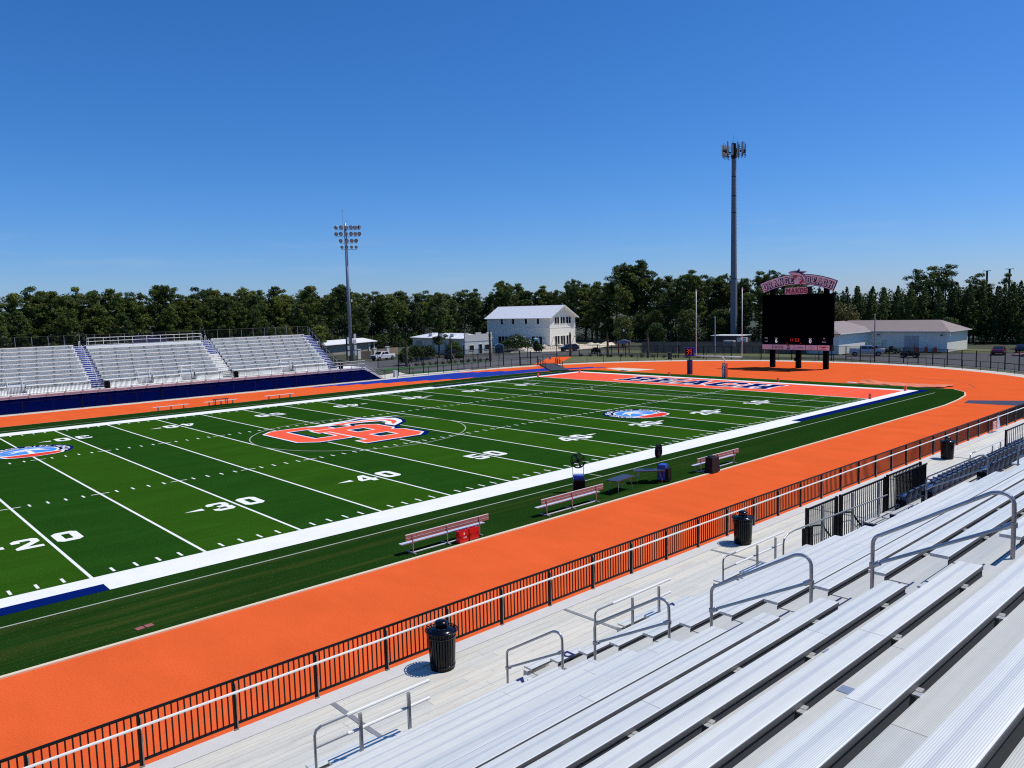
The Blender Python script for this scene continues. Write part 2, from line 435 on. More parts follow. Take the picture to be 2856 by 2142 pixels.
# ------------------------------------------------------------------ mesh helpers
class MB:
    def __init__(s):
        s.v = []; s.f = []
    def add(s, vs, fs):
        o = len(s.v)
        s.v += [tuple(v) for v in vs]
        s.f += [tuple(i + o for i in f) for f in fs]
        return s
    def box(s, x0, x1, y0, y1, z0, z1):
        if x0 > x1: x0, x1 = x1, x0
        if y0 > y1: y0, y1 = y1, y0
        if z0 > z1: z0, z1 = z1, z0
        return s.add([(x0, y0, z0), (x1, y0, z0), (x1, y1, z0), (x0, y1, z0), (x0, y0, z1), (x1, y0, z1), (x1, y1, z1), (x0, y1, z1)],
                     [(0, 3, 2, 1), (4, 5, 6, 7), (0, 1, 5, 4), (1, 2, 6, 5), (2, 3, 7, 6), (3, 0, 4, 7)])
    def bar(s, p, q, wd, ht):
        """rectangular bar from p to q"""
        p, q = Vector(p), Vector(q)
        d = (q - p).normalized()
        up = Vector((0, 0, 1)) if abs(d.z) < .95 else Vector((0, 1, 0))
        a = d.cross(up).normalized(); b = a.cross(d).normalized()
        vs = [e + a * (i * wd / 2) + b * (j * ht / 2) for e in (p, q) for i, j in ((-1, -1), (1, -1), (1, 1), (-1, 1))]
        return s.add(vs, [(3, 2, 1, 0), (4, 5, 6, 7), (0, 1, 5, 4), (1, 2, 6, 5), (2, 3, 7, 6), (3, 0, 4, 7)])
    def tube(s, pts, r, n=8, cap=True, r2=None):
        pts = [Vector(p) for p in pts]
        m = len(pts); vs = []
        pa = None
        for i, p in enumerate(pts):
            d = (pts[min(i + 1, m - 1)] - pts[max(i - 1, 0)]).normalized()
            if pa is None:
                pa = d.cross(Vector((0, 0, 1)) if abs(d.z) < .9 else Vector((0, 1, 0))).normalized()
            else:
                pa = (pa - d * pa.dot(d)).normalized()
            b = d.cross(pa)
            rr = r if r2 is None else r + (r2 - r) * i / (m - 1)
            for k in range(n):
                a = 2 * PI * k / n
                vs.append(p + (pa * math.cos(a) + b * math.sin(a)) * rr)
        fs = [(i * n + k, i * n + (k + 1) % n, (i + 1) * n + (k + 1) % n, (i + 1) * n + k) for i in range(m - 1) for k in range(n)]
        if cap:
            fs.append(tuple(range(n - 1, -1, -1))); fs.append(tuple((m - 1) * n + k for k in range(n)))
        return s.add(vs, fs)
    def lathe(s, prof, n=24, c=(0, 0)):
        vs = [(c[0] + r * math.cos(2 * PI * k / n), c[1] + r * math.sin(2 * PI * k / n), z) for r, z in prof for k in range(n)]
        m = len(prof)
        fs = [(i * n + k, i * n + (k + 1) % n, (i + 1) * n + (k + 1) % n, (i + 1) * n + k) for i in range(m - 1) for k in range(n)]
        return s.add(vs, fs)
    def poly(s, loops, fn):
        """flat polygon with holes; fn maps (x,y) to a point"""
        L = [[Vector((x, y, 0)) for x, y in lp] for lp in loops]
        tris = tessellate_polygon(L)
        flat = [p for lp in L for p in lp]
        out = []
        for a, b, c in tris:
            A, B, Cc = flat[a], flat[b], flat[c]
            cr = (B - A).cross(Cc - A).z
            if abs(cr) < 1e-12: continue
            out.append((a, b, c) if cr > 0 else (a, c, b))
        return s.add([fn(p.x, p.y) for p in flat], out)
    def slab(s, loops, fn, fn2):
        """polygon with thickness between two mappings (fn = face seen, fn2 = back)"""
        s.poly(loops, fn)
        o = MB(); o.poly(loops, fn2)
        o.f = [tuple(reversed(f)) for f in o.f]
        s.add(o.v, o.f)
        for lp in loops:
            n = len(lp)
            vs = [fn(*p) for p in lp] + [fn2(*p) for p in lp]
            s.add(vs, [(i, n + i, n + (i + 1) % n, (i + 1) % n) for i in range(n)])
        return s
    def prism(s, loop, z0, z1):
        if area(loop) < 0: loop = loop[::-1]
        return s.slab([loop], lambda x, y: (x, y, z1), lambda x, y: (x, y, z0))
    def blob(s, c, r, nu=10, nv=6, j=0.):
        vs = []
        for i in range(nv + 1):
            th = PI * i / nv
            for k in range(nu):
                a = 2 * PI * k / nu
                q = 1 + random.uniform(-j, j)
                vs.append((c[0] + r[0] * q * math.sin(th) * math.cos(a), c[1] + r[1] * q * math.sin(th) * math.sin(a), c[2] + r[2] * math.cos(th)))
        return s.add(vs, [(i * nu + k, (i + 1) * nu + k, (i + 1) * nu + (k + 1) % nu, i * nu + (k + 1) % nu) for i in range(nv) for k in range(nu)])
def area(lp):
    return sum(lp[i][0] * lp[(i + 1) % len(lp)][1] - lp[(i + 1) % len(lp)][0] * lp[i][1] for i in range(len(lp))) / 2
def offset(lp, d):
    """grow (d>0) a loop of any orientation"""
    if area(lp) < 0: lp = lp[::-1]
    n = len(lp); out = []
    for i in range(n):
        p0, p1, p2 = Vector(lp[i - 1]), Vector(lp[i]), Vector(lp[(i + 1) % n])
        a = (p1 - p0).normalized(); b = (p2 - p1).normalized()
        na, nb = Vector((a.y, -a.x)), Vector((b.y, -b.x))
        m = na + nb
        if m.length < 1e-4: m = na
        m.normalize()
        k = min(1 / max(m.dot(na), .4), 1.8)
        q = p1 + m * d * k
        out.append((q.x, q.y))
    return out

def build(m, name, material, parent=None, ws=False, smooth=False):
    me = bpy.data.meshes.new(name)
    if isinstance(m, MB):
        me.from_pydata(m.v, [], m.f)
    else:
        me = m
    me.materials.append(material)
    if smooth:
        me.polygons.foreach_set('use_smooth', [True] * len(me.polygons))
    me.update()
    o = bpy.data.objects.new(name, me)
    COL.objects.link(o)
    if parent is not None:
        o.parent = parent
        if ws:
            o.location = -Vector(parent.location)
    return o
def tag(o, label=None, cat=None, group=None, kind=None):
    for k, v in (('label', label), ('category', cat), ('group', group), ('kind', kind)):
        if v: o[k] = v
    return o
def thing(name, label, cat, loc=(0, 0, 0), rz=0, group=None, kind=None):
    o = bpy.data.objects.new(name, None)
    COL.objects.link(o)
    o.location = loc
    o.rotation_euler = (0, 0, rz)
    o.empty_display_size = .2
    return tag(o, label, cat, group, kind)
def struct(m, name, material, kind='structure'):
    o = build(m, name, material)
    o['kind'] = kind
    return o
KIDS = {}
def copy_tree(o, loc=None, rz=None, label=None, scale=None, parent=None, kids=None):
    c = o.copy()
    COL.objects.link(c)
    if parent is not None: c.parent = parent
    if loc is not None: c.location = loc
    if rz is not None: c.rotation_euler = (0, 0, rz)
    if scale is not None: c.scale = scale
    if label: c['label'] = label
    if kids is None:
        if o.name not in KIDS:
            KIDS[o.name] = (list(o.children), {ch.name: list(ch.children) for ch in o.children})
        ch1, ch2 = KIDS[o.name]
        for a in ch1:
            d = a.copy(); COL.objects.link(d); d.parent = c
            for e in ch2[a.name]:
                g = e.copy(); COL.objects.link(g); g.parent = d
    return c
def text_mb(txt, size, fn, align='CENTER', bold=0.):
    cu = bpy.data.curves.new('lettering', 'FONT')
    cu.body = txt; cu.size = size; cu.align_x = align; cu.align_y = 'CENTER'
    cu.resolution_u = 3; cu.offset = bold
    o = bpy.data.objects.new('lettering', cu)
    me = bpy.data.meshes.new_from_object(o)
    m = MB()
    m.add([fn(v.co.x, v.co.y) for v in me.vertices], [tuple(p.vertices) for p in me.polygons])
    bpy.data.objects.remove(o); bpy.data.curves.remove(cu); bpy.data.meshes.remove(me)
    return m

GLY = {
 '0': (.7, [[(.14, 0), (.56, 0), (.7, .14), (.7, .86), (.56, 1), (.14, 1), (0, .86), (0, .14)], [(.24, .24), (.46, .24), (.46, .76), (.24, .76)]]),
 '1': (.6, [[(.06, 0), (.6, 0), (.6, .18), (.45, .18), (.45, 1), (.24, 1), (.06, .84), (.06, .7), (.22, .7), (.22, .18), (.06, .18)]]),
 '2': (.7, [[(0, 0), (.7, 0), (.7, .2), (.32, .2), (.7, .58), (.7, .88), (.58, 1), (.12, 1), (0, .88), (0, .68), (.22, .68), (.22, .8), (.48, .8), (.48, .64), (0, .2)]]),
 '3': (.7, [[(0, .12), (.12, 0), (.58, 0), (.7, .12), (.7, .42), (.62, .5), (.7, .58), (.7, .88), (.58, 1), (.12, 1), (0, .88), (0, .7), (.22, .7), (.22, .8), (.48, .8), (.48, .6), (.26, .6), (.26, .4), (.48, .4), (.48, .2), (.22, .2), (.22, .3), (0, .3)]]),
 '4': (.72, [[(.4, 0), (.62, 0), (.62, .2), (.72, .2), (.72, .38), (.62, .38), (.62, 1), (.36, 1), (0, .42), (0, .2), (.4, .2)], [(.4, .38), (.18, .38), (.4, .74)]]),
 '5': (.7, [[(0, .15), (.12, 0), (.58, 0), (.7, .12), (.7, .48), (.58, .6), (.22, .6), (.22, .8), (.66, .8), (.66, 1), (0, 1), (0, .42), (.48, .42), (.48, .2), (.22, .2), (.22, .28), (0, .28)]]),
 'B': (.8, [[(0, 0), (.66, 0), (.8, .12), (.8, .42), (.73, .5), (.8, .58), (.8, .88), (.66, 1), (0, 1), (0, .82), (.1, .82), (.1, .18), (0, .18)], [(.34, .2), (.56, .2), (.56, .42), (.34, .42)], [(.34, .58), (.56, .58), (.56, .8), (.34, .8)]]),
 'E': (.76, [[(0, 0), (.76, 0), (.76, .32), (.56, .32), (.56, .2), (.34, .2), (.34, .41), (.5, .41), (.5, .59), (.34, .59), (.34, .8), (.56, .8), (.56, .68), (.76, .68), (.76, 1), (0, 1), (0, .82), (.1, .82), (.1, .18), (0, .18)]]),
 'A': (.84, [[(0, 0), (.34, 0), (.34, .18), (.28, .18), (.31, .28), (.53, .28), (.56, .18), (.5, .18), (.5, 0), (.84, 0), (.84, .18), (.78, .18), (.56, 1), (.28, 1), (.06, .18), (0, .18)], [(.36, .45), (.48, .45), (.42, .7)]]),
 'C': (.78, [[(.14, 0), (.64, 0), (.78, .14), (.78, .38), (.54, .38), (.54, .22), (.26, .22), (.26, .78), (.54, .78), (.54, .62), (.78, .62), (.78, .86), (.64, 1), (.14, 1), (0, .86), (0, .14)]]),
 'H': (.84, [[(0, 0), (.36, 0), (.36, .18), (.3, .18), (.3, .4), (.54, .4), (.54, .18), (.48, .18), (.48, 0), (.84, 0), (.84, .18), (.78, .18), (.78, .82), (.84, .82), (.84, 1), (.48, 1), (.48, .82), (.54, .82), (.54, .6), (.3, .6), (.3, .82), (.36, .82), (.36, 1), (0, 1), (0, .82), (.06, .82), (.06, .18), (0, .18)]]),
 'O': (.78, [[(.14, 0), (.64, 0), (.78, .14), (.78, .86), (.64, 1), (.14, 1), (0, .86), (0, .14)], [(.27, .22), (.51, .22), (.51, .78), (.27, .78)]]),
 'R': (.84, [[(0, 0), (.36, 0), (.36, .18), (.3, .18), (.3, .36), (.42, .36), (.54, 0), (.84, 0), (.84, .18), (.76, .18), (.66, .4), (.78, .5), (.78, .88), (.64, 1), (0, 1), (0, .82), (.08, .82), (.08, .18), (0, .18)], [(.3, .54), (.54, .54), (.54, .8), (.3, .8)]]),
 'N': (.86, [[(0, 0), (.34, 0), (.34, .18), (.28, .18), (.28, .6), (.56, 0), (.8, 0), (.8, .82), (.86, .82), (.86, 1), (.52, 1), (.52, .82), (.58, .82), (.58, .4), (.3, 1), (0, 1), (0, .82), (.06, .82), (.06, .18), (0, .18)]]),
 'G': (.8, [[(.14, 0), (.8, 0), (.8, .5), (.46, .5), (.46, .32), (.56, .32), (.56, .2), (.26, .2), (.26, .78), (.54, .78), (.54, .64), (.78, .64), (.78, .86), (.64, 1), (.14, 1), (0, .86), (0, .14)]]),
 'M': (1.02, [[(0, 0), (.34, 0), (.34, .18), (.28, .18), (.28, .62), (.47, .25), (.55, .25), (.74, .62), (.74, .18), (.68, .18), (.68, 0), (1.02, 0), (1.02, .18), (.96, .18), (.96, .82), (1.02, .82), (1.02, 1), (.72, 1), (.51, .62), (.3, 1), (0, 1), (0, .82), (.06, .82), (.06, .18), (0, .18)]]),
 'K': (.86, [[(0, 0), (.36, 0), (.36, .18), (.3, .18), (.3, .36), (.38, .44), (.52, .18), (.48, .18), (.48, 0), (.86, 0), (.86, .18), (.8, .18), (.54, .58), (.76, .82), (.84, .82), (.84, 1), (.46, 1), (.46, .82), (.5, .82), (.3, .6), (.3, .82), (.36, .82), (.36, 1), (0, 1), (0, .82), (.06, .82), (.06, .18), (0, .18)]]),
 'S': (.74, [[(0, .12), (.12, 0), (.62, 0), (.74, .12), (.74, .48), (.62, .6), (.24, .6), (.24, .8), (.5, .8), (.5, .7), (.74, .7), (.74, .88), (.62, 1), (.12, 1), (0, .88), (0, .52), (.12, .4), (.5, .4), (.5, .2), (.24, .2), (.24, .3), (0, .3)]]),
}
def glyph(m, ch, fn, grow=0.):
    w, loops = GLY[ch]
    L = [offset(loops[0], grow)] + [offset(l, -grow) for l in loops[1:]]
    if grow < 0: L = [offset(loops[0], grow)] + [offset(l, -grow) for l in loops[1:]]
    m.poly(L, fn)
    return w
def rect(x0, y0, x1, y1):
    return [(x0, y0), (x1, y0), (x1, y1), (x0, y1)]
def flat(z):
    return lambda x, y: (x, y, z)

exec_order = 'setting, stands, furniture, far buildings, trees'

# =================================================================== SETTING
m = MB(); m.box(-3000, 3000, -3000, 3000, -1.0, -.06)
struct(m, 'ground', SOIL)
CX, RO = 47.7, 42.35
def arc(r, a0, a1, n, cx=CX, cy=0.):
    return [(cx + r * math.cos(R(a0 + (a1 - a0) * i / n)), cy + r * math.sin(R(a0 + (a1 - a0) * i / n))) for i in range(n + 1)]
# paved apron, roads
apron = [(-90, -45.2), (CX, -45.2)] + arc(45.1, -90, 90, 40) + [(30, 45.1), (30, 46.8), (-90, 46.8)]
m = MB(); m.prism(apron, -.4, -.012); struct(m, 'concrete_apron', CONC)
m = MB(); m.prism([(31, 45.2), (34, 50), (40, 52.5), (38, 47.2), (50, 46.2), (49.9, 44.9), (30.5, 44.9)], -.4, -.016); struct(m, 'concrete_walkway', CONC)
m = MB(); m.prism([(40, 64), (45, 58), (66, 56.5), (84, 57), (98, 48), (98, 30), (100, 10), (101, 4), (96, -3), (93, -12), (88, -24), (75, -40), (125, -40), (125, -14), (111, -5), (112, 3), (106, 8), (106, 40), (104, 60), (100, 70), (86, 73), (75, 79), (60, 82), (50, 84), (38, 80)], -.4, -.022)
struct(m, 'road', ASPH)
m = MB(); m.prism([(41, 52), (44, 55), (66, 56.5), (82, 55.2), (70, 46.5), (56, 45.5), (50, 47.6)], -.4, -.0205); struct(m, 'asphalt_path', ASPH)
m = MB(); m.prism([(38, 47.9), (42, 50.5), (50, 48.4), (46, 46.4)], -.4, -.012); m.prism([(40, 58), (43, 62), (54, 60.2), (66, 59.8), (66, 58.6), (50, 58.2)], -.4, -.012)
struct(m, 'grass_strip', GREENT)
m = MB(); m.prism([(62, 46), (70, 46.5), (84, 56.8), (89, 48), (91, 30), (93.2, 14), (94.8, 0), (93, -13), (88, -24), (84, -29), (47, -46), (47, 46)], -.45, -.028)
m.prism([(92, 66), (96, 60), (99, 50), (96, 34), (99, 12), (110, 7), (108, 40), (104, 60)], -.4, -.018)
m.prism([(122, -9), (122.5, -14), (134, -13), (134, -4)], -.4, -.015); struct(m, 'verge_grass', GRASSV)
m = MB(); m.prism([(88, 77), (106, 92), (111.3, 112), (111.3, 86.5), (122, 86.2), (122, 74), (112, 70), (96, 69)], -.4, -.014); struct(m, 'building_pad', SAND)

# running track: one orange sheet with a raised kerb round the infield
m = MB(); m.prism([(-90, -RO), (CX, -RO)] + arc(RO, -90, 90, 48) + [(-90, RO)], -.3, 0.); struct(m, 'running_track', TRACK)
def kerb_loop(off=0.):
    return [(-70, -32 + off), (40, -32 + off), (45, -31.95 + off), (50, -31.5 + off), (54, -30.9 + off), (57, -29.9 + off * .7), (59.5 - off, -28.0 + off * .3)] + \
           [(59.5 - off, 24.5), (58.6 - off, 27.2), (56.5 - off * .6, 29.2 - off * .7), (52, 30.9 - off), (46, 31.8 - off), (40, 32 - off), (-70, 32 - off)]
m = MB(); m.prism(kerb_loop(), -.2, .05); struct(m, 'track_kerb', mat('kerb_concrete', (.70, .60, .42), .8, var=.12, sc=1.5))
m = MB(); m.prism(kerb_loop(.16), -.1, .062)
turf = struct(m, 'turf_field', TURF)
ZT = .062
def paint(m, name, material, layer=1):
    m.v = [(x, y, z) for x, y, z in m.v]
    return build(m, name, material, turf)
def z_(l): return ZT + .004 * l
# blue exchange zones on the track lanes
m = MB()
LW = 1.28
starts = [40, 36.6, 33.4, 30.3, 27.2, 24.2, 20.9, 17.7]
ends = [52, 44, 36.5, 29.5, 22.5, 16, 9.5, 3]
def lane_pt(r, t):
    # t: metres along a lane from x=0 on the far straight, then round the bend
    if t <= CX: return (t, r)
    a = (t - CX) / 36.5
    return (CX + r * math.sin(a), r * math.cos(a))
for i in range(8):
    r0, r1 = 32.05 + i * LW, 32.05 + (i + 1) * LW
    t0, t1 = starts[i], 60 - i * 1.9 + (8 if i < 2 else (4 if i < 4 else -2))
    n = 10
    vs = []
    for k in range(n + 1):
        t = t0 + (t1 - t0) * k / n
        vs += [(*lane_pt(r0, t), .005), (*lane_pt(r1, t), .005)]
    m.add(vs, [(2 * k, 2 * k + 2, 2 * k + 3, 2 * k + 1) for k in range(n)])
m.f = [tuple(reversed(f)) for f in m.f]
struct(m, 'blue_exchange_zone', TRACK_BLUE)
m = MB(); m.poly([[(61.8, 42.4), (66.6, 40.4), (82.4, 51.9), (79.9, 55.7)]], flat(.006)); struct(m, 'orange_path', TRACK)
m = MB(); m.poly([[(60.2, 19.6), (63.4, 26.4), (65.3, 25.0), (65.3, 17.6), (62.6, 18.4)]], flat(.006)); struct(m, 'sand_pit', SAND)
m = MB(); m.poly([[(47.8, -32.6), (50.2, -32.3), (53.0, -37.0), (54.3, -42.3), (48.5, -42.3), (48.4, -37.2)]], flat(.006)); struct(m, 'dark_runway', mat('navy_runway', (.02, .026, .06), .8, var=.15))
# pale runway edge line that curves across the D-zone at the right
pts = [(59.7, -28.2), (62.5, -29.2), (66, -27.5), (69, -24), (71, -19)]
m = MB(); vs = []
for i, p in enumerate(pts):
    q = pts[min(i + 1, 4)]; pr = pts[max(i - 1, 0)]
    d = Vector((q[0] - pr[0], q[1] - pr[1])).normalized()
    vs += [(p[0] - d.y * .06, p[1] + d.x * .06, .006), (p[0] + d.y * .06, p[1] - d.x * .06, .006)]
m.add(vs, [(2 * k, 2 * k + 1, 2 * k + 3, 2 * k + 2) for k in range(4)])
struct(m, 'track_line', mat('dark_line', (.25, .05, .02), .8))

# ---- field paint
YD = .9144
m = MB()      # white border and its team-area widening
BX = 27.3
m.poly([rect(-52, -26.4 + .9, 56.0, -24.384)], flat(z_(1)))
m.poly([rect(-BX, -26.4, BX, -25.5)], flat(z_(1)))
m.poly([rect(-52, 24.384, 56.0, 25.5)], flat(z_(1)))
m.poly([rect(-BX, 25.5, BX, 26.6)], flat(z_(1)))
m.poly([rect(54.864, -24.384, 56.0, 24.384)], flat(z_(1)))
m.poly([rect(45.62, -24.384, 45.82, 24.384)], flat(z_(2)))
paint(m, 'field_border', WHITE_T)
m = MB()
for sy in (-1, 1):
    y0, y1 = (-26.4, -25.5) if sy < 0 else (25.5, 26.4)
    m.poly([rect(-52, y0, -BX, y1)], flat(z_(1)))
    m.poly([rect(BX, y0, 56.9, y1)], flat(z_(1)))
paint(m, 'border_shadow_band', NAVY_T)
m = MB(); m.poly([rect(45.82, -24.384, 54.864, 24.384)], flat(z_(1))); paint(m, 'end_zone', SALMON_T)
for k in range(-10, 10):
    x = k * 5 * YD
    if x > 45: continue
    m = MB(); m.poly([rect(x - .065, -24.384, x + .065, 24.384)], flat(z_(1)))
    for y in (-8.13, 8.13):
        m.poly([rect(x - .5, y - .05, x - .065, y + .05), ], flat(z_(1)))
        m.poly([rect(x + .065, y - .05, x + .5, y + .05), ], flat(z_(1)))
    paint(m, 'yard_line', WHITE_T)
m = MB()
for y in range(-49, 50):
    if y % 5 == 0: continue
    x = y * YD
    for a, b in ((-24.15, -23.54), (-8.43, -7.82), (7.82, 8.43), (23.54, 24.15)):
        m.poly([rect(x - .055, a, x + .055, b)], flat(z_(1)))
paint(m, 'hash_marks', WHITE_T)
# yard numbers
def yard_number(x, txt, side, arrow):
    m = MB()
    H = 1.83 * 1.04
    for ch, x0 in ((txt[0], -.28 - .7 * 1.6), (txt[1], .28)):
        wd = GLY[ch][0]
        if side < 0:
            fn = lambda u, v, x0=x0: (x + x0 + u * 1.6, -17.75 + v * H, z_(2))
        else:
            fn = lambda u, v, x0=x0: (x - x0 - u * 1.6, 18.6 - v * H, z_(2))
        glyph(m, ch, fn)
    if arrow:
        s = arrow
        yc = -16.75 if side < 0 else 17.55
        m.poly([[(x + s * 1.75, yc - .25), (x + s * 1.75, yc + .25), (x + s * 2.75, yc)]] if s > 0 else [[(x + s * 1.75, yc + .25), (x + s * 1.75, yc - .25), (x + s * 2.75, yc)]], flat(z_(2)))
    paint(m, 'yard_number', WHITE_T)
for k, t in ((-40, '10'), (-30, '20'), (-20, '30'), (-10, '40'), (0, '50'), (10, '40'), (20, '30'), (30, '20'), (40, '10')):
    for side in (-1, 1):
        yard_number(k * YD, t, side, 0 if k == 0 else (1 if k > 0 else -1))
# thin soccer lines
m = MB()
def ring(m, cx, cy, r, wd, a0, a1, n, z):
    vs = []
    for i in range(n + 1):
        a = R(a0 + (a1 - a0) * i / n)
        vs += [(cx + (r - wd) * math.cos(a), cy + (r - wd) * math.sin(a), z), (cx + r * math.cos(a), cy + r * math.sin(a), z)]
    m.add(vs, [(2 * i, 2 * i + 1, 2 * i + 3, 2 * i + 2) for i in range(n)])
ring(m, 0, 0, 9.2, .10, 0, 360, 96, z_(3))
ring(m, 43.9, 0, 9.15, .08, 126, 234, 24, z_(3))
for a in (rect(-52, -27.72, 54.6, -27.62), rect(-52, 27.9, 54.6, 28.0), rect(38.4, -20.16, 38.48, 20.16), rect(38.48, -20.16, 54.6, -20.09), rect(38.48, 20.09, 54.6, 20.16), rect(-.05, -27.62, .05, -26.4), rect(40.2, -.4, 40.3, .4)):
    m.poly([a], flat(z_(3)))
paint(m, 'soccer_lines', GREY_T)

# centre emblem: interlocking block letters with navy shadow, white edge, orange fill, leaping fish above
Oo = [(-5.0, -2.0), (-2.2, -2.0), (-1.3, -1.2), (-1.3, 1.2), (-.5, 2.6), (-.5, 5.3), (-1.4, 6.35), (-5.2, 6.35), (-6.3, 5.3), (-6.3, -.8)]
Oh = [(-4.55, -.35), (-2.4, -.35), (-2.4, 4.9), (-4.55, 4.9)]
Bo = [(-2.75, -5.45), (2.3, -5.45), (3.3, -4.5), (3.3, -1.9), (2.5, -1.0), (3.2, -.2), (3.2, 2.5), (2.2, 3.45), (-2.75, 3.45), (-2.75, 2.1), (-1.8, 2.1), (-1.8, -4.1), (-2.75, -4.1)]
B1 = [(-.4, -.15), (1.45, -.15), (1.45, 1.75), (-.4, 1.75)]
B2 = [(-.4, -3.7), (1.5, -3.7), (1.5, -1.9), (-.4, -1.9)]
Sh = [(-1.9, 5.9), (.5, 6.55), (2.6, 6.75), (4.3, 7.35), (4.6, 6.6), (7.9, 5.85), (5.6, 5.75), (6.6, 4.6), (6.3, 3.2), (5.7, 2.1), (4.5, 1.1), (4.0, .7), (3.9, 1.9), (4.7, 2.9), (4.9, 3.9), (3.2, 4.6), (1.6, 4.9), (1.2, 3.7), (.7, 5.0), (-.8, 5.4)]
def clip_emb(lps, g): return [offset(lps[0], g)] + [offset(l, -g) for l in lps[1:]]
em = turf
def emb(lps, g, mt, l, name, dx=0., dy=0.):
    m = MB(); m.poly(clip_emb(lps, g), lambda x, y: (x + dx, y + dy, z_(l))); build(m, name, mt, em)
emb([Oo, Oh], .42, NAVY_T, 3, 'letter_shadow', .12, -.1)
emb([Bo, B1, B2], .42, NAVY_T, 4, 'letter_shadow', .22, -.15)
emb([Oo, Oh], .2, WHITE_T, 5, 'letter_edge')
emb([Oo, Oh], 0, SALMON_T, 6, 'letter_face')
emb([Bo, B1, B2], .2, WHITE_T, 7, 'letter_edge')
emb([Bo, B1, B2], 0, SALMON_T, 8, 'letter_face')
emb([Sh], .3, NAVY_T, 9, 'fish_shadow', .15, -.1)
emb([Sh], .12, WHITE_T, 10, 'fish_body')
emb([[(1.3, 5.0), (3.3, 4.9), (5.2, 4.2), (5.1, 2.9), (4.4, 1.7), (4.3, 1.3), (5.4, 2.3), (5.9, 3.4), (5.8, 4.4), (4.3, 5.3), (2.3, 5.7), (.2, 5.6), (1.1, 4.2)]], -.02, SALMON_T, 11, 'fish_belly')
emb([[(.9, 6.2), (2.7, 6.4), (4.0, 6.9), (4.4, 6.2), (6.6, 5.75), (3.8, 5.95)]], -.02, NAVY_T, 11, 'fish_back')
# round emblems on the 25 yard lines
def round_emblem(cx, cy, rot):
    def F(z):
        c, s = math.cos(rot), math.sin(rot)
        return lambda x, y: (cx + c * x - s * y, cy + s * x + c * y, z)
    circ = lambda r, n=56: [(r * math.cos(2 * PI * i / n), r * math.sin(2 * PI * i / n)) for i in range(n)]
    m = MB(); m.poly([circ(3.15)], F(z_(3))); paint(m, 'round_emblem', NAVY_T)
    m = MB(); m.poly([circ(2.15)], F(z_(4))); paint(m, 'emblem_ring', WHITE_T)
    m = MB(); m.poly([circ(1.98)], F(z_(5))); paint(m, 'emblem_sky', SKYBLUE_T)
    # palm
    m = MB()
    m.poly([[(-.22, -1.8), (.28, -1.8), (.18, .35), (-.08, .35)]], F(z_(6)))
    for a, L in ((200, 1.75), (165, 1.7), (135, 1.3), (95, 1.35), (55, 1.4), (20, 1.75), (-15, 1.6)):
        ca, sa = math.cos(R(a)), math.sin(R(a))
        m.poly([[(.05 - sa * .1, .3 + ca * .1), (.05 + ca * L * .5 + sa * .22, .3 + sa * L * .5 - ca * .22 + .2), (.05 + ca * L, .3 + sa * L - .35), (.05 + ca * L * .5 - sa * .2, .3 + sa * L * .5 + ca * .2 + .25)]], F(z_(6) + .0015 * (a % 7)))
    paint(m, 'emblem_palm', WHITE_T)
    m = MB(); m.poly([[(-2.35, -1.35), (2.35, -1.35), (1.95, -2.48), (1.3, -2.86), (0, -3.14), (-1.3, -2.86), (-1.95, -2.48)]], F(z_(7))); paint(m, 'emblem_banner_edge', WHITE_T)
    m = MB(); m.poly([[(-2.05, -1.6), (2.05, -1.6), (1.75, -2.42), (1.2, -2.75), (0, -3.02), (-1.2, -2.75), (-1.75, -2.42)]], F(z_(8))); paint(m, 'emblem_banner', RED_T)
    txt = 'ORANGE BEACH CITY SCHOOLS'
    m = MB()
    n = len(txt)
    for i, ch in enumerate(txt):
        a = R(212 - 244 * i / (n - 1))
        if ch == ' ': continue
        fn = lambda x, y, a=a: F(z_(5))(2.62 * math.cos(a) + x * math.sin(a) + y * math.cos(a), 2.62 * math.sin(a) - x * math.cos(a) + y * math.sin(a))
        t = text_mb(ch, .72, fn, bold=.02)
        m.add(t.v, t.f)
    paint(m, 'emblem_lettering', WHITE_T)
round_emblem(22.86, -12.1, 0)
round_emblem(-22.6, 12.9, 0)

# BEACH in the end zone, reads from the field side
def endzone_word():
    WD, HH = 4.15, 5.2
    word = 'BEACH'
    for grow, mt, l in ((.055, WHITE_T, 2), (0, NAVY_T, 3)):
        y = 11.6
        for ch in word:
            wd = GLY[ch][0]
            sx = WD / wd * .98 / 1.0
            m = MB()
            glyph(m, ch, lambda u, v, y=y, sx=sx: (48.25 + v * HH, y - u * sx - (v - .5) * .0, z_(l)), grow)
            m.f = [tuple(f) for f in m.f]
            y -= WD + .52
            paint(m, 'end_zone_letter', mt)
endzone_word()

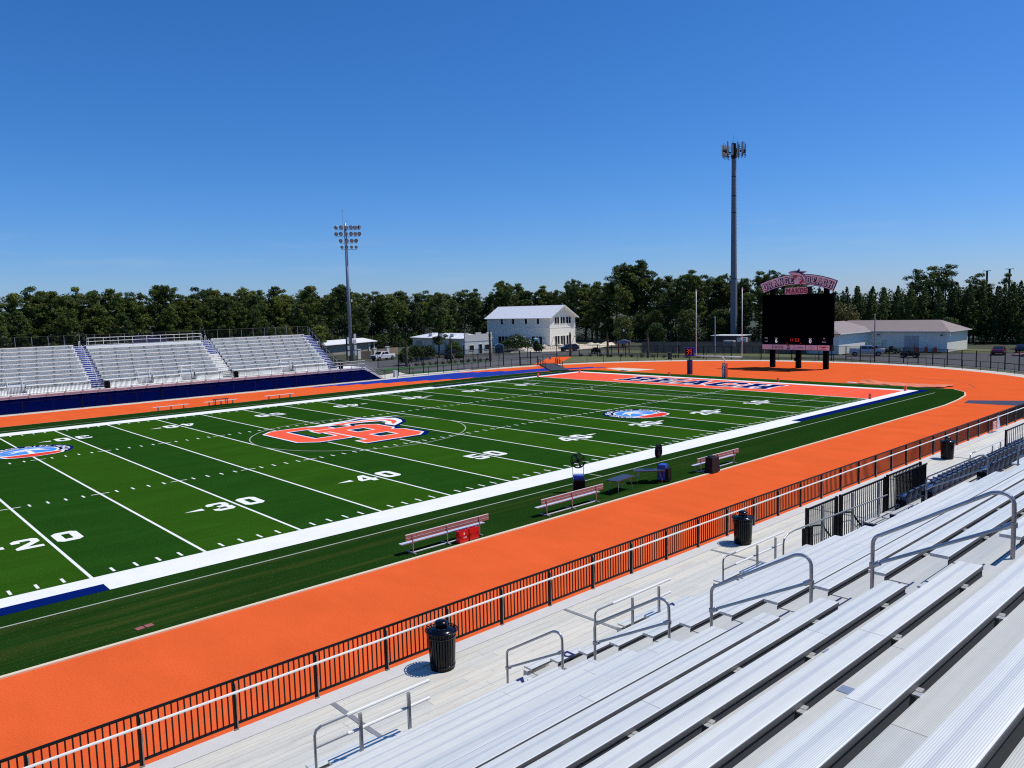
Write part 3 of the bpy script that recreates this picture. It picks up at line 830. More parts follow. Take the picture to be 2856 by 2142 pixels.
# =================================================================== NEAR STAND
P, RS = .838, .44321
def yk(k): return -58.352 + P * (1.3247 + k)
def zk(k): return 10.414 - P * (2.6424 + .52889 * k)
DECK = 1.95
near = thing('bleachers', 'near aluminium bleachers with ribbed benches, filling the lower right corner', 'bleachers', (-20, -50, 0))
def nb(m, name, mt, lab=None):
    o = build(m, name, mt, near, ws=True)
    if lab: o['label'] = lab
    return o
def seat(k, x0, x1):
    y, z = yk(k), zk(k)
    m = MB(); m.box(x0, x1, y + .006, y + .254, z - .045, z)
    nb(m, 'seat_plank', SEAT_ALU)
    e = MB(); e.box(x0, x1, y, y + .0055, z - .046, z - .004); nb(e, 'seat_edge', ALU_EDGE_SHADED)
def foot(k, x0, x1):
    z = zk(k + 1) - .07
    y0, y1 = yk(k) + .03, yk(k + 1) - .045
    m = MB()
    m.box(x0, x1, y0, y0 + .36, z - .04, z)
    m.box(x0, x1, y0 + .366, y0 + .372, z - .02, z + .006)
    m.box(x0, x1, y0 + .378, y1, z - .04, z)
    nb(m, 'footboard', FOOT_ALU)
    r = MB(); r.box(x0, x1, yk(k) + .01, yk(k) + .022, z + .004, z + .455); nb(r, 'riser_board', DARKR)  # dark riser colour carries the shade of the gap behind the seat
XL, XR = -58, 12
A1a, A1b, A2a, A2b = -25.45, -23.95, -8.95, -7.35
secs = {}
for k in range(-4, 14):
    if k <= 8: L = [(XL, A1a), (A1b, A2a)]
    elif k <= 11: L = [(XL, A1a), (A1b, -14.15)]
    else: L = [(A1b, -23.15), (-20.7, -18.9), (-16.4, -15.3), (-29.3, -27.9)] + ([(XL, -31.3)])
    if k <= 7: L.append((A2b, XR))
    for a, b in L: seat(k, a, b)
    if k < 12:
        F = [(XL, A1a), (A1b, A2a if k <= 8 else -14.15), (A2b, XR)]
        if k == 11: F = [(XL, A1a), (A1b, -14.15), (A2b, XR)]
        for a, b in F: foot(k, a, b)
    elif k == 12:
        for a, b in [(A1b, -23.15), (-20.7, -18.9), (-16.4, -15.3), (XL, -31.3), (A2b, XR)]: foot(k, a, b)
# seat brackets: bright feet that stick out behind every board
for k in range(-2, 12):
    m = MB()
    x = -57.2
    while x < XR:
        if not (A1a - .1 < x < A1b + .1 or A2a - .1 < x < A2b + .1 or (k > 8 and x > -14.2)):
            m.box(x - .03, x + .03, yk(k) - .035, yk(k) + .2, zk(k) - .085, zk(k) - .055)
            m.box(x - .09, x - .03, yk(k) - .05, yk(k) + .01, zk(k) - .075, zk(k) - .062)
        x += 1.83
    nb(m, 'seat_bracket', mat('bright_bracket', (.85, .84, .8), .25, .6))
# splice plates on the footboards
m = MB()
for k, x in ((0, -31.2), (1, -29.3), (2, -27.8), (3, -30.4), (4, -26.5)):
    z = zk(k + 1) - .07
    m.box(x, x + .12, yk(k) + .05, yk(k + 1) - .06, z + .001, z + .006)
nb(m, 'splice_plate', mat('splice_plate', (.45, .49, .55), .35, .6))
# support frame below
m = MB()
for x in np.arange(-57.2, 12, 3.66):
    for k in range(-4, 13, 3):
        m.box(x - .04, x + .04, yk(k) + .3, yk(k) + .38, -.2, zk(k) - .62)
    m.bar((x, yk(-4), zk(-4) - .68), (x, yk(12), zk(12) - .68), .08, .12)
nb(m, 'support_frame', GALV)
m = MB(); m.box(XL, XR, yk(-4) - .3, -46.2, -.2, -.1); nb(m, 'ground_slab', CONC)
# aisle steps: white treads, dark nosings, dark rectangles painted as shadows
for (xa, xb), k0, k1 in (((A1a, A1b), -3, 12), ((A2a, A2b), -3, 11)):
    for k in range(k0, k1 + 1):
        z = zk(k + 1) - .07
        t = MB(); n = MB()
        t.box(xa + .01, xb - .01, yk(k) + .03, yk(k) + .43, z - .03, z)
        t.box(xa + .01, xb - .01, yk(k) + .455, yk(k + 1) - .03, z - .05, z - .012)
        n.box(xa + .03, xb - .03, yk(k) + .415, yk(k) + .455, z - .03, z + .004)
        n.box(xa + .03, xb - .60, yk(k) + .20, yk(k) + .235, z - .03, z + .0045)
        n.box(xa + .03, xb - .03, yk(k) + .62, yk(k) + .65, z - .03, z - .005)
        n.box(xb - .55, xb - .10, yk(k) + .06, yk(k) + .20, z - .03, z + .004)  # shadow rectangle on the tread, modelled as a dark plate
        # half step in front
        zh = z - RS / 2
        t.box(xa + .16, xb - .5, yk(k + 1) - .02, yk(k + 1) + .26, zh - .03, zh)
        n.box(xa + .16, xb - .5, yk(k + 1) + .262, yk(k + 1) + .285, zh - .04, zh + .003)
        n.box(xa + .03, xb - .02, yk(k + 1) - .028, yk(k + 1) - .022, z - RS + .02, z - .035)
        n.box(xb - .48, xb - .04, yk(k + 1) - .015, yk(k + 1) + .16, z - RS + .006, z - RS + .012)  # shadow rectangle beside the half step, modelled as a dark plate
        nb(t, 'aisle_tread', FOOT_ALU); nb(n, 'tread_nosing_or_shadow', NAVY)
# aisle hoop handrails
def hoop(x, y0, z0, y1, z1, r=.026, h=.88):
    """leg at the low end y0 (towards the field) and at the high end y1"""
    rad = .26
    sl = (z1 - z0) / (y1 - y0)
    pts = [(x, y0, z0 - .25), (x, y0, z0 + h - .2)]
    for i in range(1, 6):
        a = i / 6 * PI / 2
        pts.append((x, y0 - .14 * (1 - math.cos(a)), z0 + h - .2 + .16 * math.sin(a)))
    L = y1 - y0
    ye, ze = y1 + rad, z0 + h + sl * (y1 + rad - y0)
    pts.append((x, ye, ze))
    for i in range(1, 8):
        a = i / 8 * PI / 2
        pts.append((x, ye - rad * math.sin(a), ze + .06 * math.sin(a * 2) * .8 - (ze - (z1 + h - .26)) * (1 - math.cos(a))))
    pts += [(x, y1, z1 + h - .34), (x, y1, z1 - .25)]
    m = MB(); m.tube(pts, r, 10)
    o = nb(m, 'handrail', GALV)
    c = MB()
    zl, zr = z0 + h * .45, z1 + h * .45
    c.tube([(x, y0, zl), (x, y1, zr)], r * .92, 8)
    c.tube([(x, y0, zl - .03), (x, y0, zl + .03)], r * 1.6, 10)
    c.tube([(x, y1, zr - .03), (x, y1, zr + .03)], r * 1.6, 10)
    c.tube([(x, y0 - .02, zl), (x, y0 - .10, zl + .05)], r * 1.45, 8)
    c.tube([(x, y1 + .02, zr), (x, y1 + .10, zr - .05)], r * 1.45, 8)
    nb(c, 'handrail_brace', GALV)
def hz(y): return 2.34 + .529 * (-46.37 - y)
for x, L in ((-24.69, ((-46.37, -48.03), (-48.89, -50.6), (-51.44, -53.13), (-54.0, -55.66), (-56.6, -58.2))), (-8.1, ((-48.89, -50.68), (-51.49, -53.2), (-54.0, -55.66)))):
    for a, b in L: hoop(x, a, hz(a), b, hz(b))
# guard rails at the front recesses, two horizontal pipes on flat posts
def guard(x0, x1, y, zt, posts, free=.35):
    zm = zt - .33
    m = MB()
    m.tube([(x0, y, DECK), (x0, y, zt - .12), (x0 + .03, y, zt - .04), (x0 + .12, y, zt), (x0 + .62, y, zt)], .024, 8)
    m.tube([(x0, y, zm), (x0 + .62, y, zm)], .022, 8)
    nb(m, 'guard_rail', GALV)
    m = MB()
    m.tube([(x0 + .6, y, zt), (x1, y, zt)], .028, 8); m.tube([(x0 + .6, y, zm), (x1, y, zm)], .028, 8)
    for xx in (x0 + .64, x1 - .04):
        for zz in (zt, zm): m.tube([(xx - .03, y, zz), (xx + .05, y, zz)], .031, 8)
    nb(m, 'guard_rail', ALU_RAIL)
    m = MB()
    for px in posts: m.box(px - .035, px + .02, y - .08, y - .035, DECK, zt - .03)
    nb(m, 'guard_post', GALV)
GY = -47.2
def X_(x): return x
guard(-29.65, -27.35, GY, 3.69, (-28.82, -27.83), .3)
guard(-22.78, -20.0, GY, 3.67, (-21.53, -20.52), .3)
guard(-17.64, -14.43, GY, 3.64, (-15.99, -14.99), .3)
guard(1.75, 6.45, GY, 3.57, (4.6, 5.75), .3)
# hidden side wall boards of the recesses and front riser
m = MB()
for a, b in ((-29.3, -27.9), (-23.95, -23.15), (-20.7, -18.9), (-16.4, -15.3)):
    m.box(a, b, yk(13) + .26, yk(13) + .275, DECK, DECK + .3)
    m.box(a - .02, a - .005, yk(12), yk(13) + .25, DECK, zk(13) - .1)
nb(m, 'riser_board', FOOT_ALU)
m = MB()
for (a, b) in ((XL, A1a), (A1b, -14.15)):
    m.box(a, b, yk(12) - .042, yk(12) - .03, DECK, zk(12) - .12)
nb(m, 'riser_board', FOOT_ALU)
# walkway deck: individual planks with open joints
m = MB()
y = -43.67
i = 0
while y > -50.9:
    y1 = y - .249
    m.box(XL, XR + 34, y1, y, DECK - .04, DECK if i % 3 else DECK + .001)
    y = y1 - .007
    i += 1
nb(m, 'walkway_deck', DECK_ALU)
m = MB(); m.box(XL, XR + 34, -51, -43.26, DECK - .09, DECK - .06); nb(m, 'deck_undersheet', mat('dark_undersheet', (.10, .10, .10), .8))  # one continuous dark sheet below the open plank joints
m = MB(); m.box(XL, XR + 34, -43.66, -43.20, DECK - .03, DECK + .014); nb(m, 'deck_trim', mat('deck_edge_trim', (.70, .67, .62), .5, .15, var=.08))
m = MB(); m.box(XL, XR + 34, -43.25, -43.22, .9, DECK - .04); nb(m, 'deck_fascia', mat('orange_tinted_fascia', (.60, .58, .56), .5, .1))
m = MB(); m.box(XL, XR + 34, -43.36, -43.31, -.1, 1.2); nb(m, 'front_wall', BLUEWALL)
for x in (-34.6, -27.4, -20.1, -12.8, -5.5, 1.8, 9.1):
    m = MB(); m.box(x - .055, x + .055, -50.5, -43.67, DECK + .002, DECK + .012); nb(m, 'deck_joint_plate', mat('joint_plate', (.34, .34, .33), .5, .4))
# section marks painted in navy on the front boards
def mark(txt, x, y, z, size=.42):
    t = text_mb(txt, size, lambda u, v: (x - u, y - v, z), bold=.02); nb(t, 'section_mark', NAVY)
mark('2', -25.75 + .1, yk(11) + .12, zk(11) + .003, .34)
mark('D', -23.55, yk(12) + .12, zk(12) + .003, .34)
mark('2', -19.65, yk(12) + .12, zk(12) + .003, .34)
mark('D', -18.2 + .2, yk(11) + .12, zk(11) + .003, .34)
# low step boxes at the recess mouths
for x in (-30.6, -22.95, -17.6):
    m = MB(); m.box(x, x + .9, GY + .25, GY + .65, DECK + .19, DECK + .22); nb(m, 'step_box', SEAT_ALU)
    m = MB(); m.box(x - .015, x, GY + .24, GY + .66, DECK, DECK + .225); m.box(x + .9, x + .915, GY + .24, GY + .66, DECK, DECK + .225); m.box(x, x + .9, GY + .24, GY + .25, DECK, DECK + .225); nb(m, 'step_frame', GALV)

# ---- picket fence on the walkway edge
fence = thing('picket_fence', 'long black picket fence with a pale handrail edging the near walkway', 'fence', (-20, -43.18, DECK))
FY = -43.18
def fb(m, name, mt, par=fence):
    return build(m, name, mt, par, ws=True)
x0 = -27.53 - 1.831 * 12
m = MB(); m.box(x0, 46, FY - .02, FY + .02, 2.055, 2.10); fb(m, 'bottom_rail', BLACK)
m = MB(); m.box(x0, 46, FY - .022, FY + .022, 2.985, 3.03); fb(m, 'top_rail', BLACK)
npost = 53
for i in range(npost):
    px = x0 + 1.831 * i
    m = MB(); m.box(px - .024, px + .024, FY - .024, FY + .024, DECK - .3, 3.0); fb(m, 'fence_post', BLACK)
    m = MB(); m.box(px + .026, px + .048, FY - .05, FY - .0, DECK - .05, 2.93); m.box(px - .04, px + .05, FY - .07, FY - .03, DECK + .02, DECK + .035)
    fb(m, 'fence_bracket', mat('dull_bracket', (.30, .24, .21), .5, .3, var=.15))
    m = MB()
    for j in range(1, 15):
        q = px + 1.831 * j / 15
        m.box(q - .0125, q + .0125, FY - .0125, FY + .0125, 2.09, 3.0)
    fb(m, 'pickets', BLACK)
m = MB(); m.tube([(x0, FY - .13, 2.80), (46, FY - .13, 2.80)], .027, 8)
for i in range(npost):
    px = x0 + 1.831 * i + .02
    m.tube([(px, FY - .05, 2.73), (px, FY - .10, 2.73), (px, FY - .13, 2.79)], .009, 6)
fb(m, 'handrail', ALU_RAIL)
# poster and white cloth on the fence
o = thing('poster', 'small red and white poster tied to the near picket fence, beside a white cloth', 'poster', (18.5, -43.46, 2.1))
m = MB(); m.box(-.32, .32, -.006, .006, .06, .56); build(m, 'poster_sheet', WHITEM, o)
m = MB(); m.box(-.30, .30, -.012, -.0075, .10, .53); build(m, 'poster_print', mat('poster_red', (.75, .12, .08), .5), o)
m = MB()
for i, (a, b) in enumerate(((-.24, .22), (-.2, .24), (-.24, .1), (-.15, .24))): m.box(a, b, -.017, -.0135, .44 - i * .1, .46 - i * .1)
build(m, 'poster_lines', WHITEM, o)
m = MB()
vs = []
for i in range(9):
    u = i / 8
    vs += [(18.9 + .55 * u * 1.05, -43.46 - .05 * math.sin(u * 14), 2.12 + .02 * math.sin(u * 9)), (19.0 + .22 * u, -43.44 - .02 * math.sin(u * 14), 2.95)]
m.add(vs, [(2 * i, 2 * i + 2, 2 * i + 3, 2 * i + 1) for i in range(8)])
m.add([(x, y - .006, z) for x, y, z in vs], [(2 * i, 2 * i + 1, 2 * i + 3, 2 * i + 2) for i in range(8)])
tag(build(m, 'white_cloth', mat('white_cloth', (.75, .75, .8), .9)), 'white cloth hanging over the near picket fence next to the red poster', 'cloth')

# ---- black gates over the front opening
def picket_panel(x0, x1, y, z0, z1, name, label, dens=.13, double=False):
    o = thing(name, label, 'gate', ((x0 + x1) / 2, y, z0))
    w2 = (x1 - x0) / 2; h = z1 - z0
    m = MB(); m.box(-w2, w2, -.025, .025, h - .05, h); m.box(-w2, w2, -.025, .025, .05, .09); build(m, 'rails', BLACK, o)
    for s in (-1, 1):
        m = MB(); m.box(s * w2 - .04, s * w2 + .04, -.04, .04, 0, h + .02); build(m, 'post', BLACK, o)
    m = MB(); n = int(2 * w2 / dens)
    for i in range(1, n):
        q = -w2 + 2 * w2 * i / n
        m.box(q - .013, q + .013, -.012, .012, .09, h - .05)
        if double: m.box(q + dens * .37 - .03, q + dens * .37 + .02, -.25, -.22, .09, h - .05)
    build(m, 'pickets', BLACK, o)
    if double:
        m = MB(); m.box(-w2, w2, -.26, -.22, h - .05, h); m.box(-w2, w2, -.26, -.22, .05, .09); build(m, 'rails', BLACK, o)
    return o
GTY = -47.2
picket_panel(-13.0, -11.0, GTY, 2.0, 4.05, 'picket_gate', 'leftmost black picket gate of the near stand, walkway deck showing between its bars')
picket_panel(-10.72, -7.2, GTY, 2.0, 4.05, 'picket_gate', 'wide black picket panel in the middle of the near gates', .16)
picket_panel(-7.0, -3.93, GTY, 2.52, 4.09, 'picket_gate', 'dense double black gate leaf beside the blue seats, highest of the near gates', .13, True)
picket_panel(6.75, 10.4, GTY, 2.4, 3.97, 'picket_gate', 'black picket gate at the right edge of the picture behind the blue seats', .3)
for x in (-13.1, -11.0):
    o = thing('stair_rail', 'black curved stair rail behind the %s black gate, falling to the right' % ('leftmost' if x < -12 else 'middle'), 'stair rail', (x, GTY, DECK))
    m = MB(); m.box(-.07, .05, -.07, .07, -.2, 1.5); build(m, 'post', BLACK, o)
    m = MB(); m.box(.16, .34, -.07, .07, -.2, 1.5); build(m, 'post', BLACK, o)
    m = MB(); m.tube([(.2, 0, 1.5), (.6, 0, 1.47), (1.1, 0, 1.38), (1.5, 0, 1.05), (1.9, 0, .75)], .03, 8); build(m, 'rail', BLACK, o)
    m = MB(); m.tube([(.2, 0, 1.2), (1.0, 0, 1.12), (1.5, 0, .8), (1.8, 0, .6)], .015, 6); build(m, 'lower_rail', GALV, o)
gp = thing('handrail', 'grey pipe handrail with a rounded corner running across the black gates of the near stand', 'handrail', (-14.6, GTY - .2, DECK))
m = MB(); m.tube([(-.2, 0, .1), (-.2, 0, 1.45), (-.15, 0, 1.60), (.05, 0, 1.69), (.4, 0, 1.72), (7.1, 0, 1.55)], .026, 8); build(m, 'rail', GALV, gp)
for q in (2.4, 4.55, 6.6):
    m = MB(); m.box(q - .05, q + .05, .06, .10, -.1, 2.08); build(m, 'post', GREYBOX, gp)

# ---- stadium chairs
def make_chair():
    o = thing('stadium_chair', 'navy plastic stadium chair', 'chair', (0, 0, 0))
    W = .24
    m = MB()      # backrest, faces +y, curved shell
    vs = []
    n = 7
    for i in range(n):
        u = -1 + 2 * i / (n - 1)
        for j in range(7):
            v = j / 6
            vs.append((u * W * (1 - .12 * v * v), -.19 - .06 * v - .05 * (1 - u * u) + .02 * math.sin(v * 3), .30 + .56 * v - (.05 * u * u if j == 6 else 0)))
    m.add(vs, [(i * 7 + j, i * 7 + j + 1, (i + 1) * 7 + j + 1, (i + 1) * 7 + j) for i in range(n - 1) for j in range(6)])
    m.add([(x, y - .025, z) for x, y, z in vs], [(i * 7 + j, (i + 1) * 7 + j, (i + 1) * 7 + j + 1, i * 7 + j + 1) for i in range(n - 1) for j in range(6)])
    m.box(-W * .86, W * .86, -.32, -.25, .82, .86)
    build(m, 'backrest', CHAIRB, o, smooth=True)
    m = MB(); m.box(-W * .92, W * .92, -.17, .0, .42, .66); m.box(-W * .92, W * .92, -.20, .02, .40, .45)
    m.blob((0, -.09, .66), (W * .9, .10, .05), 12, 6)
    build(m, 'seat', CHAIRL, o)
    for s in (-1, 1):
        m = MB(); m.box(s * .262 - .022, s * .262 + .022, -.26, .12, .62, .66); m.box(s * .262 - .015, s * .262 + .015, -.24, -.10, .0, .62); build(m, 'armrest', CHAIRB, o)
    return o
chair0 = make_chair()
first = True
rows = [(12, -1.6, 9.6, zk(13) - .07, 0), (11, -7.0, 9.6, zk(12) - .07, 1), (10, -7.0, 8.5, zk(11) - .07, 2), (8, -6.95, 3, zk(9) - .07, 3)]
rn = {12: 'in the front row of blue seats of the near stand', 11: 'in the second row of blue seats of the near stand', 10: 'in the third row of blue seats, above the second', 8: 'in the uppermost, short row of blue seats'}
for k, xa, xb, zf, ri in rows:
    x = xa; i = 0
    while x < xb:
        lab = 'navy plastic chair ' + rn[k]
        loc = (x, yk(k) + .30, zf)
        if first:
            c = chair0; c.location = loc; first = False
        else:
            c = copy_tree(chair0, loc, 0)
        c['label'] = lab; c['group'] = 'blue stadium chairs, row %d' % (ri + 1)
        if i == 0:
            m = MB(); m.box(-.29, -.265, -.22, .12, .0, .52); build(m, 'end_panel', mat('chair_end_panel', (.008, .012, .035), .4), c)
            t = MB(); t.add([(-.2925, .05 - y * 1, .28 + z) for y, z in ((-.06, -.05), (.06, -.05), (.06, .09), (-.06, .09), (-.03, -.02), (.03, -.02), (.03, .06), (-.03, .06))], [(0, 1, 5, 4), (1, 2, 6, 5), (2, 3, 7, 6), (3, 0, 4, 7)])
            build(t, 'end_panel_crest', mat('pale_crest', (.5, .5, .55), .5), c)
            c['label'] = lab + ', first of its row'
            c['group'] = 'aisle chairs'
        x += .533; i += 1

# ---- litter bins
def make_bin():
    o = thing('litter_bin', 'glossy black slatted litter bin', 'bin')
    m = MB(); m.lathe([(.0, .0), (.285, .0), (.285, .03), (.275, .05)], 32); m.lathe([(.262, .03), (.30, .90), (.0, .90)], 32); build(m, 'liner', BLACKG, o, smooth=True)
    m = MB()
    for i in range(30):
        a = 2 * PI * i / 30
        ca, sa = math.cos(a), math.sin(a)
        t = Vector((-sa, ca, 0)) * .021
        lo, hi = Vector((ca * .285, sa * .285, .02)), Vector((ca * .33, sa * .33, .91))
        th = Vector((ca, sa, 0)) * .008
        vs = [lo - t, lo + t, hi + t, hi - t, lo - t + th, lo + t + th, hi + t + th, hi - t + th]
        m.add(vs, [(4, 5, 6, 7), (0, 3, 2, 1), (0, 1, 5, 4), (1, 2, 6, 5), (2, 3, 7, 6), (3, 0, 4, 7)])
        h2 = hi + Vector((ca * .05, sa * .05, .02))
        m.bar(hi, h2, .034, .008)
    build(m, 'slats', BLACKG, o)
    m = MB()
    for z, r in ((.10, .295), (.80, .331)):
        m.lathe([(r, z - .02), (r + .012, z - .02), (r + .012, z + .02), (r, z + .02)], 32)
    ringp = [(.385 * math.cos(2 * PI * i / 32), .385 * math.sin(2 * PI * i / 32), .935) for i in range(33)]
    m.tube(ringp, .013, 6, cap=False)
    build(m, 'rim', BLACKG, o, smooth=True)
    m = MB(); m.lathe([(.345, .905), (.345, .925), (.18, .975), (.13, .98), (.13, .94)], 32); build(m, 'lid', BLACKG, o, smooth=True)
    m = MB(); m.lathe([(.0, 1.165), (.09, 1.16), (.15, 1.13), (.165, 1.10), (.155, 1.09), (.0, 1.09)], 28)
    for i in range(6):
        a = 2 * PI * i / 6
        m.tube([(.125 * math.cos(a), .125 * math.sin(a), .97), (.125 * math.cos(a), .125 * math.sin(a), 1.10)], .009, 6)
    build(m, 'bonnet', BLACKG, o, smooth=True)
    return o
b0 = make_bin()
BL = ['glossy black slatted litter bin nearest the camera on the walkway', 'black slatted litter bin in the middle of the near walkway', 'black litter bin farthest along the near walkway, beyond the blue seats']
for i, (x, y) in enumerate(((-24.66, -44.02), (-11.4, -44.05), (8.45, -44.1))):
    c = b0 if i == 0 else copy_tree(b0)
    c.location = (x, y, DECK + .001); c['label'] = BL[i]; c['group'] = 'litter bins on the near walkway'
    c.rotation_euler = (0, 0, i * .4)

# ---- team benches on the near sideline
def make_bench():
    o = thing('team_bench', 'aluminium team bench', 'bench')
    L = 2.32
    m = MB(); m.box(-L, L, .10, .225, .43, .46); m.box(-L, L, .235, .36, .43, .46); build(m, 'seat', mat('bench_seat_alu', (.78, .80, .82), .35, .3), o)
    m = MB()
    for z in (.60, .74): m.box(-L + .12, L + .12, -.035, -.005, z, z + .115)
    build(m, 'backrest', RUST, o)
    m = MB(); m.box(-L + .12, L + .12, -.04, .012, .858, .882); m.box(-L + .12, L + .12, -.045, .0, .716, .724); build(m, 'backrest_trim', PALE, o)
    for x in (-1.86, 0, 1.86):
        m = MB(); m.tube([(x, -.05, .04), (x, -.055, .86)], .028, 8); m.bar((x, -.05, .41), (x, .34, .41), .05, .05)
        m.bar((x, -.26, .03), (x, .46, .03), .06, .05); build(m, 'support', GALV if False else mat('support_pipe', (.42, .37, .36), .4, .5), o)
    m = MB(); m.bar((-1.86, 0, .045), (1.86, 0, .045), .05, .04); build(m, 'ground_rail', ALU_RAIL, o)
    return o
bench0 = make_bench()
BN = ['team bench with reddish slatted back and two red cases behind its right end', 'team bench with reddish back between the left fan and the orange track', 'farthest team bench, with a black covered box behind it']
for i, x in enumerate((-14.85, -6.75, 6.65)):
    c = bench0 if i == 0 else copy_tree(bench0)
    c.location = (x, -31.42, ZT); c['label'] = BN[i]; c['group'] = 'team benches on the near sideline'
def case(x, y, rz, lab, marked):
    o = thing('equipment_case', lab, 'case', (x, y, ZT), rz)
    m = MB(); m.box(-.26, .26, -.13, .12, .0, .27); m.box(-.265, .265, -.135, .125, .285, .53); m.box(-.25, .25, -.12, .11, .26, .29); build(m, 'shell', REDP, o)
    m = MB(); m.box(-.12, .12, -.03, .01, .53, .56); m.box(-.14, -.11, -.04, .02, .52, .57); m.box(.11, .14, -.04, .02, .52, .57); build(m, 'handle', mat('dark_red', (.22, .005, .01), .4), o)
    for s in (-.2, .2):
        m = MB(); m.box(s - .03, s + .03, -.15, -.132, .23, .33); build(m, 'latch', mat('dark_red', (.22, .005, .01), .4), o)
    if marked:
        m = MB()
        for a, b, c2, d in ((-.02, .05, .36, .44), (.0, .02, .44, .48), (-.02, .15, .2, .215), (-.02, .0, .215, .27), (.04, .06, .215, .27), (.09, .11, .215, .27), (.13, .15, .215, .27)): m.box(a, b, -.1375, -.1355, c2, d)
        build(m, 'printed_mark', WHITEM, o)
    return o
case(-14.22, -31.72, .05, 'red equipment case with small white print behind the nearest bench, left of two', True)
case(-13.58, -31.68, -.03, 'plain red equipment case behind the nearest bench, right of two', False)
def folding_table(x, y, rz, lab):
    o = thing('folding_table', lab, 'table', (x, y, ZT), rz)
    m = MB(); m.box(-.91, .91, -.38, .38, .715, .755); build(m, 'tabletop', mat('charcoal_plastic', (.035, .04, .055), .35, var=.25, sc=3), o)
    for s in (-1, 1):
        m = MB()
        for t in (-1, 1):
            m.tube([(s * .6, t * .28, .72), (s * .62, t * .28, .45), (s * .72, t * .33, .25), (s * .70, t * .33, .0)], .013, 6)
        m.tube([(s * .62, -.28, .45), (s * .62, .28, .45)], .01, 6); m.tube([(s * .62, -.28, .5), (s * .25, 0, .72)], .008, 6)
        build(m, 'leg_frame', GALV, o)
    return o
folding_table(-2.15, -30.85, .12, 'dark folding table standing alone on the sideline turf between the two fans, left one')
folding_table(.55, -30.75, -.75, 'dark folding table turned at an angle against the blue cooler cart, right one')
def fan(x, y, rz, lab, head):
    o = thing('misting_fan', lab, 'fan', (x, y, ZT), rz)
    m = MB(); m.box(-.30, .30, -.22, .22, .10, .95); m.box(-.27, .27, -.19, .19, .95, .99); build(m, 'cooler_tank', BLUEP, o)
    m = MB(); m.box(-.32, .32, -.42, -.235, .05, .78); build(m, 'pump_housing', BLACK, o)
    for s in (-1, 1):
        m = MB()
        m.tube([(s * .30, .26, .05), (s * .30, .26, 1.45), (s * .30, .26, 1.85)], .016, 6); build(m, 'frame_post', BLACK, o)
        m = MB(); m.tube([(s * .33, -.28, .09), (s * .38, -.28, .09)], .09, 14); build(m, 'wheel', TYRE, o)
    m = MB(); m.tube([(-.30, .26, .05), (.30, .26, .05)], .015, 6); m.tube([(-.30, .26, 1.0), (.30, .26, 1.0)], .012, 6); build(m, 'crossbar', BLACK, o)
    c = MB()
    for rr, wd in ((.40, .022), (.27, .006), (.14, .006)):
        for yy in (-.09, .09):
            pts = [(rr * math.cos(2 * PI * i / 28), yy + .26, 1.75 + rr * math.sin(2 * PI * i / 28)) for i in range(29)]
            c.tube(pts, wd if yy < 0 or rr < .4 else wd, 5, cap=False)
    for i in range(22):
        a = 2 * PI * i / 22
        c.tube([(.05 * math.cos(a), .16, 1.75 + .05 * math.sin(a)), (.40 * math.cos(a), .18, 1.75 + .40 * math.sin(a))], .004, 4)
    c.lathe([], 3) if False else None
    m2 = MB(); 
    for i in range(28):
        a, b = 2 * PI * i / 28, 2 * PI * (i + 1) / 28
        m2.add([(.41 * math.cos(a), .17, 1.75 + .41 * math.sin(a)), (.41 * math.cos(b), .17, 1.75 + .41 * math.sin(b)), (.41 * math.cos(b), .35, 1.75 + .41 * math.sin(b)), (.41 * math.cos(a), .35, 1.75 + .41 * math.sin(a))], [(0, 1, 2, 3)])
    c.add(m2.v, m2.f)
    cg = build(c, 'fan_cage', BLACK, o)
    m = MB()
    for i in range(4):
        a = PI / 2 * i + .4
        ca, sa = math.cos(a), math.sin(a)
        m.add([(.05 * ca, .25, 1.75 + .05 * sa), (.36 * ca - .07 * sa, .23, 1.75 + .36 * sa + .07 * ca), (.36 * ca + .07 * sa, .29, 1.75 + .36 * sa - .07 * ca)], [(0, 1, 2)])
    build(m, 'fan_blades', mat('grey_blades', (.12, .12, .13), .4), o)
    m = MB(); m.tube([(0, .20, 1.75), (0, .42, 1.75)], .09, 12); build(m, 'motor', BLACK, o)
    return o
fan(-3.95, -29.35, -.75, 'black caged misting fan over a blue tank, behind the middle bench', 0)
fan(1.45, -31.1, .35, 'black caged misting fan on a blue cooler cart touching the angled table', 0)
o = thing('covered_box', 'black cloth covered box standing behind the left end of the farthest team bench', 'box', (5.45, -31.85, ZT))
m = MB()
m.add([(-.42, -.28, 0), (.46, -.26, 0), (.44, .28, 0), (-.44, .26, 0), (-.38, -.24, .92), (.37, -.22, .90), (.35, .24, .92), (-.40, .22, .94)], [(0, 1, 5, 4), (1, 2, 6, 5), (2, 3, 7, 6), (3, 0, 4, 7), (4, 5, 6, 7)])
build(m, 'cloth_cover', mat('black_cloth', (.008, .007, .010), .9, var=.3, sc=6), o)
m = MB(); m.box(-.3, .1, -.1, .15, .94, 1.0); build(m, 'top_load', mat('dark_blue_grey', (.02, .025, .04), .5), o)
o = thing('valve_box', 'pair of small reddish valve lids set in the sideline turf at the lower left', 'lid', (-27.55, -31.22, ZT), .12)
for s in (-1, 1):
    m = MB(); m.box(s * .15 - .135, s * .15 + .135, -.12, .12, .0, .018); build(m, 'lid', mat('lid_red', (.32, .10, .09), .7, var=.3, sc=20), o)
m = MB(); m.box(-.012, .012, -.13, .13, .0, .03); build(m, 'hinge_bar', BLACK, o)

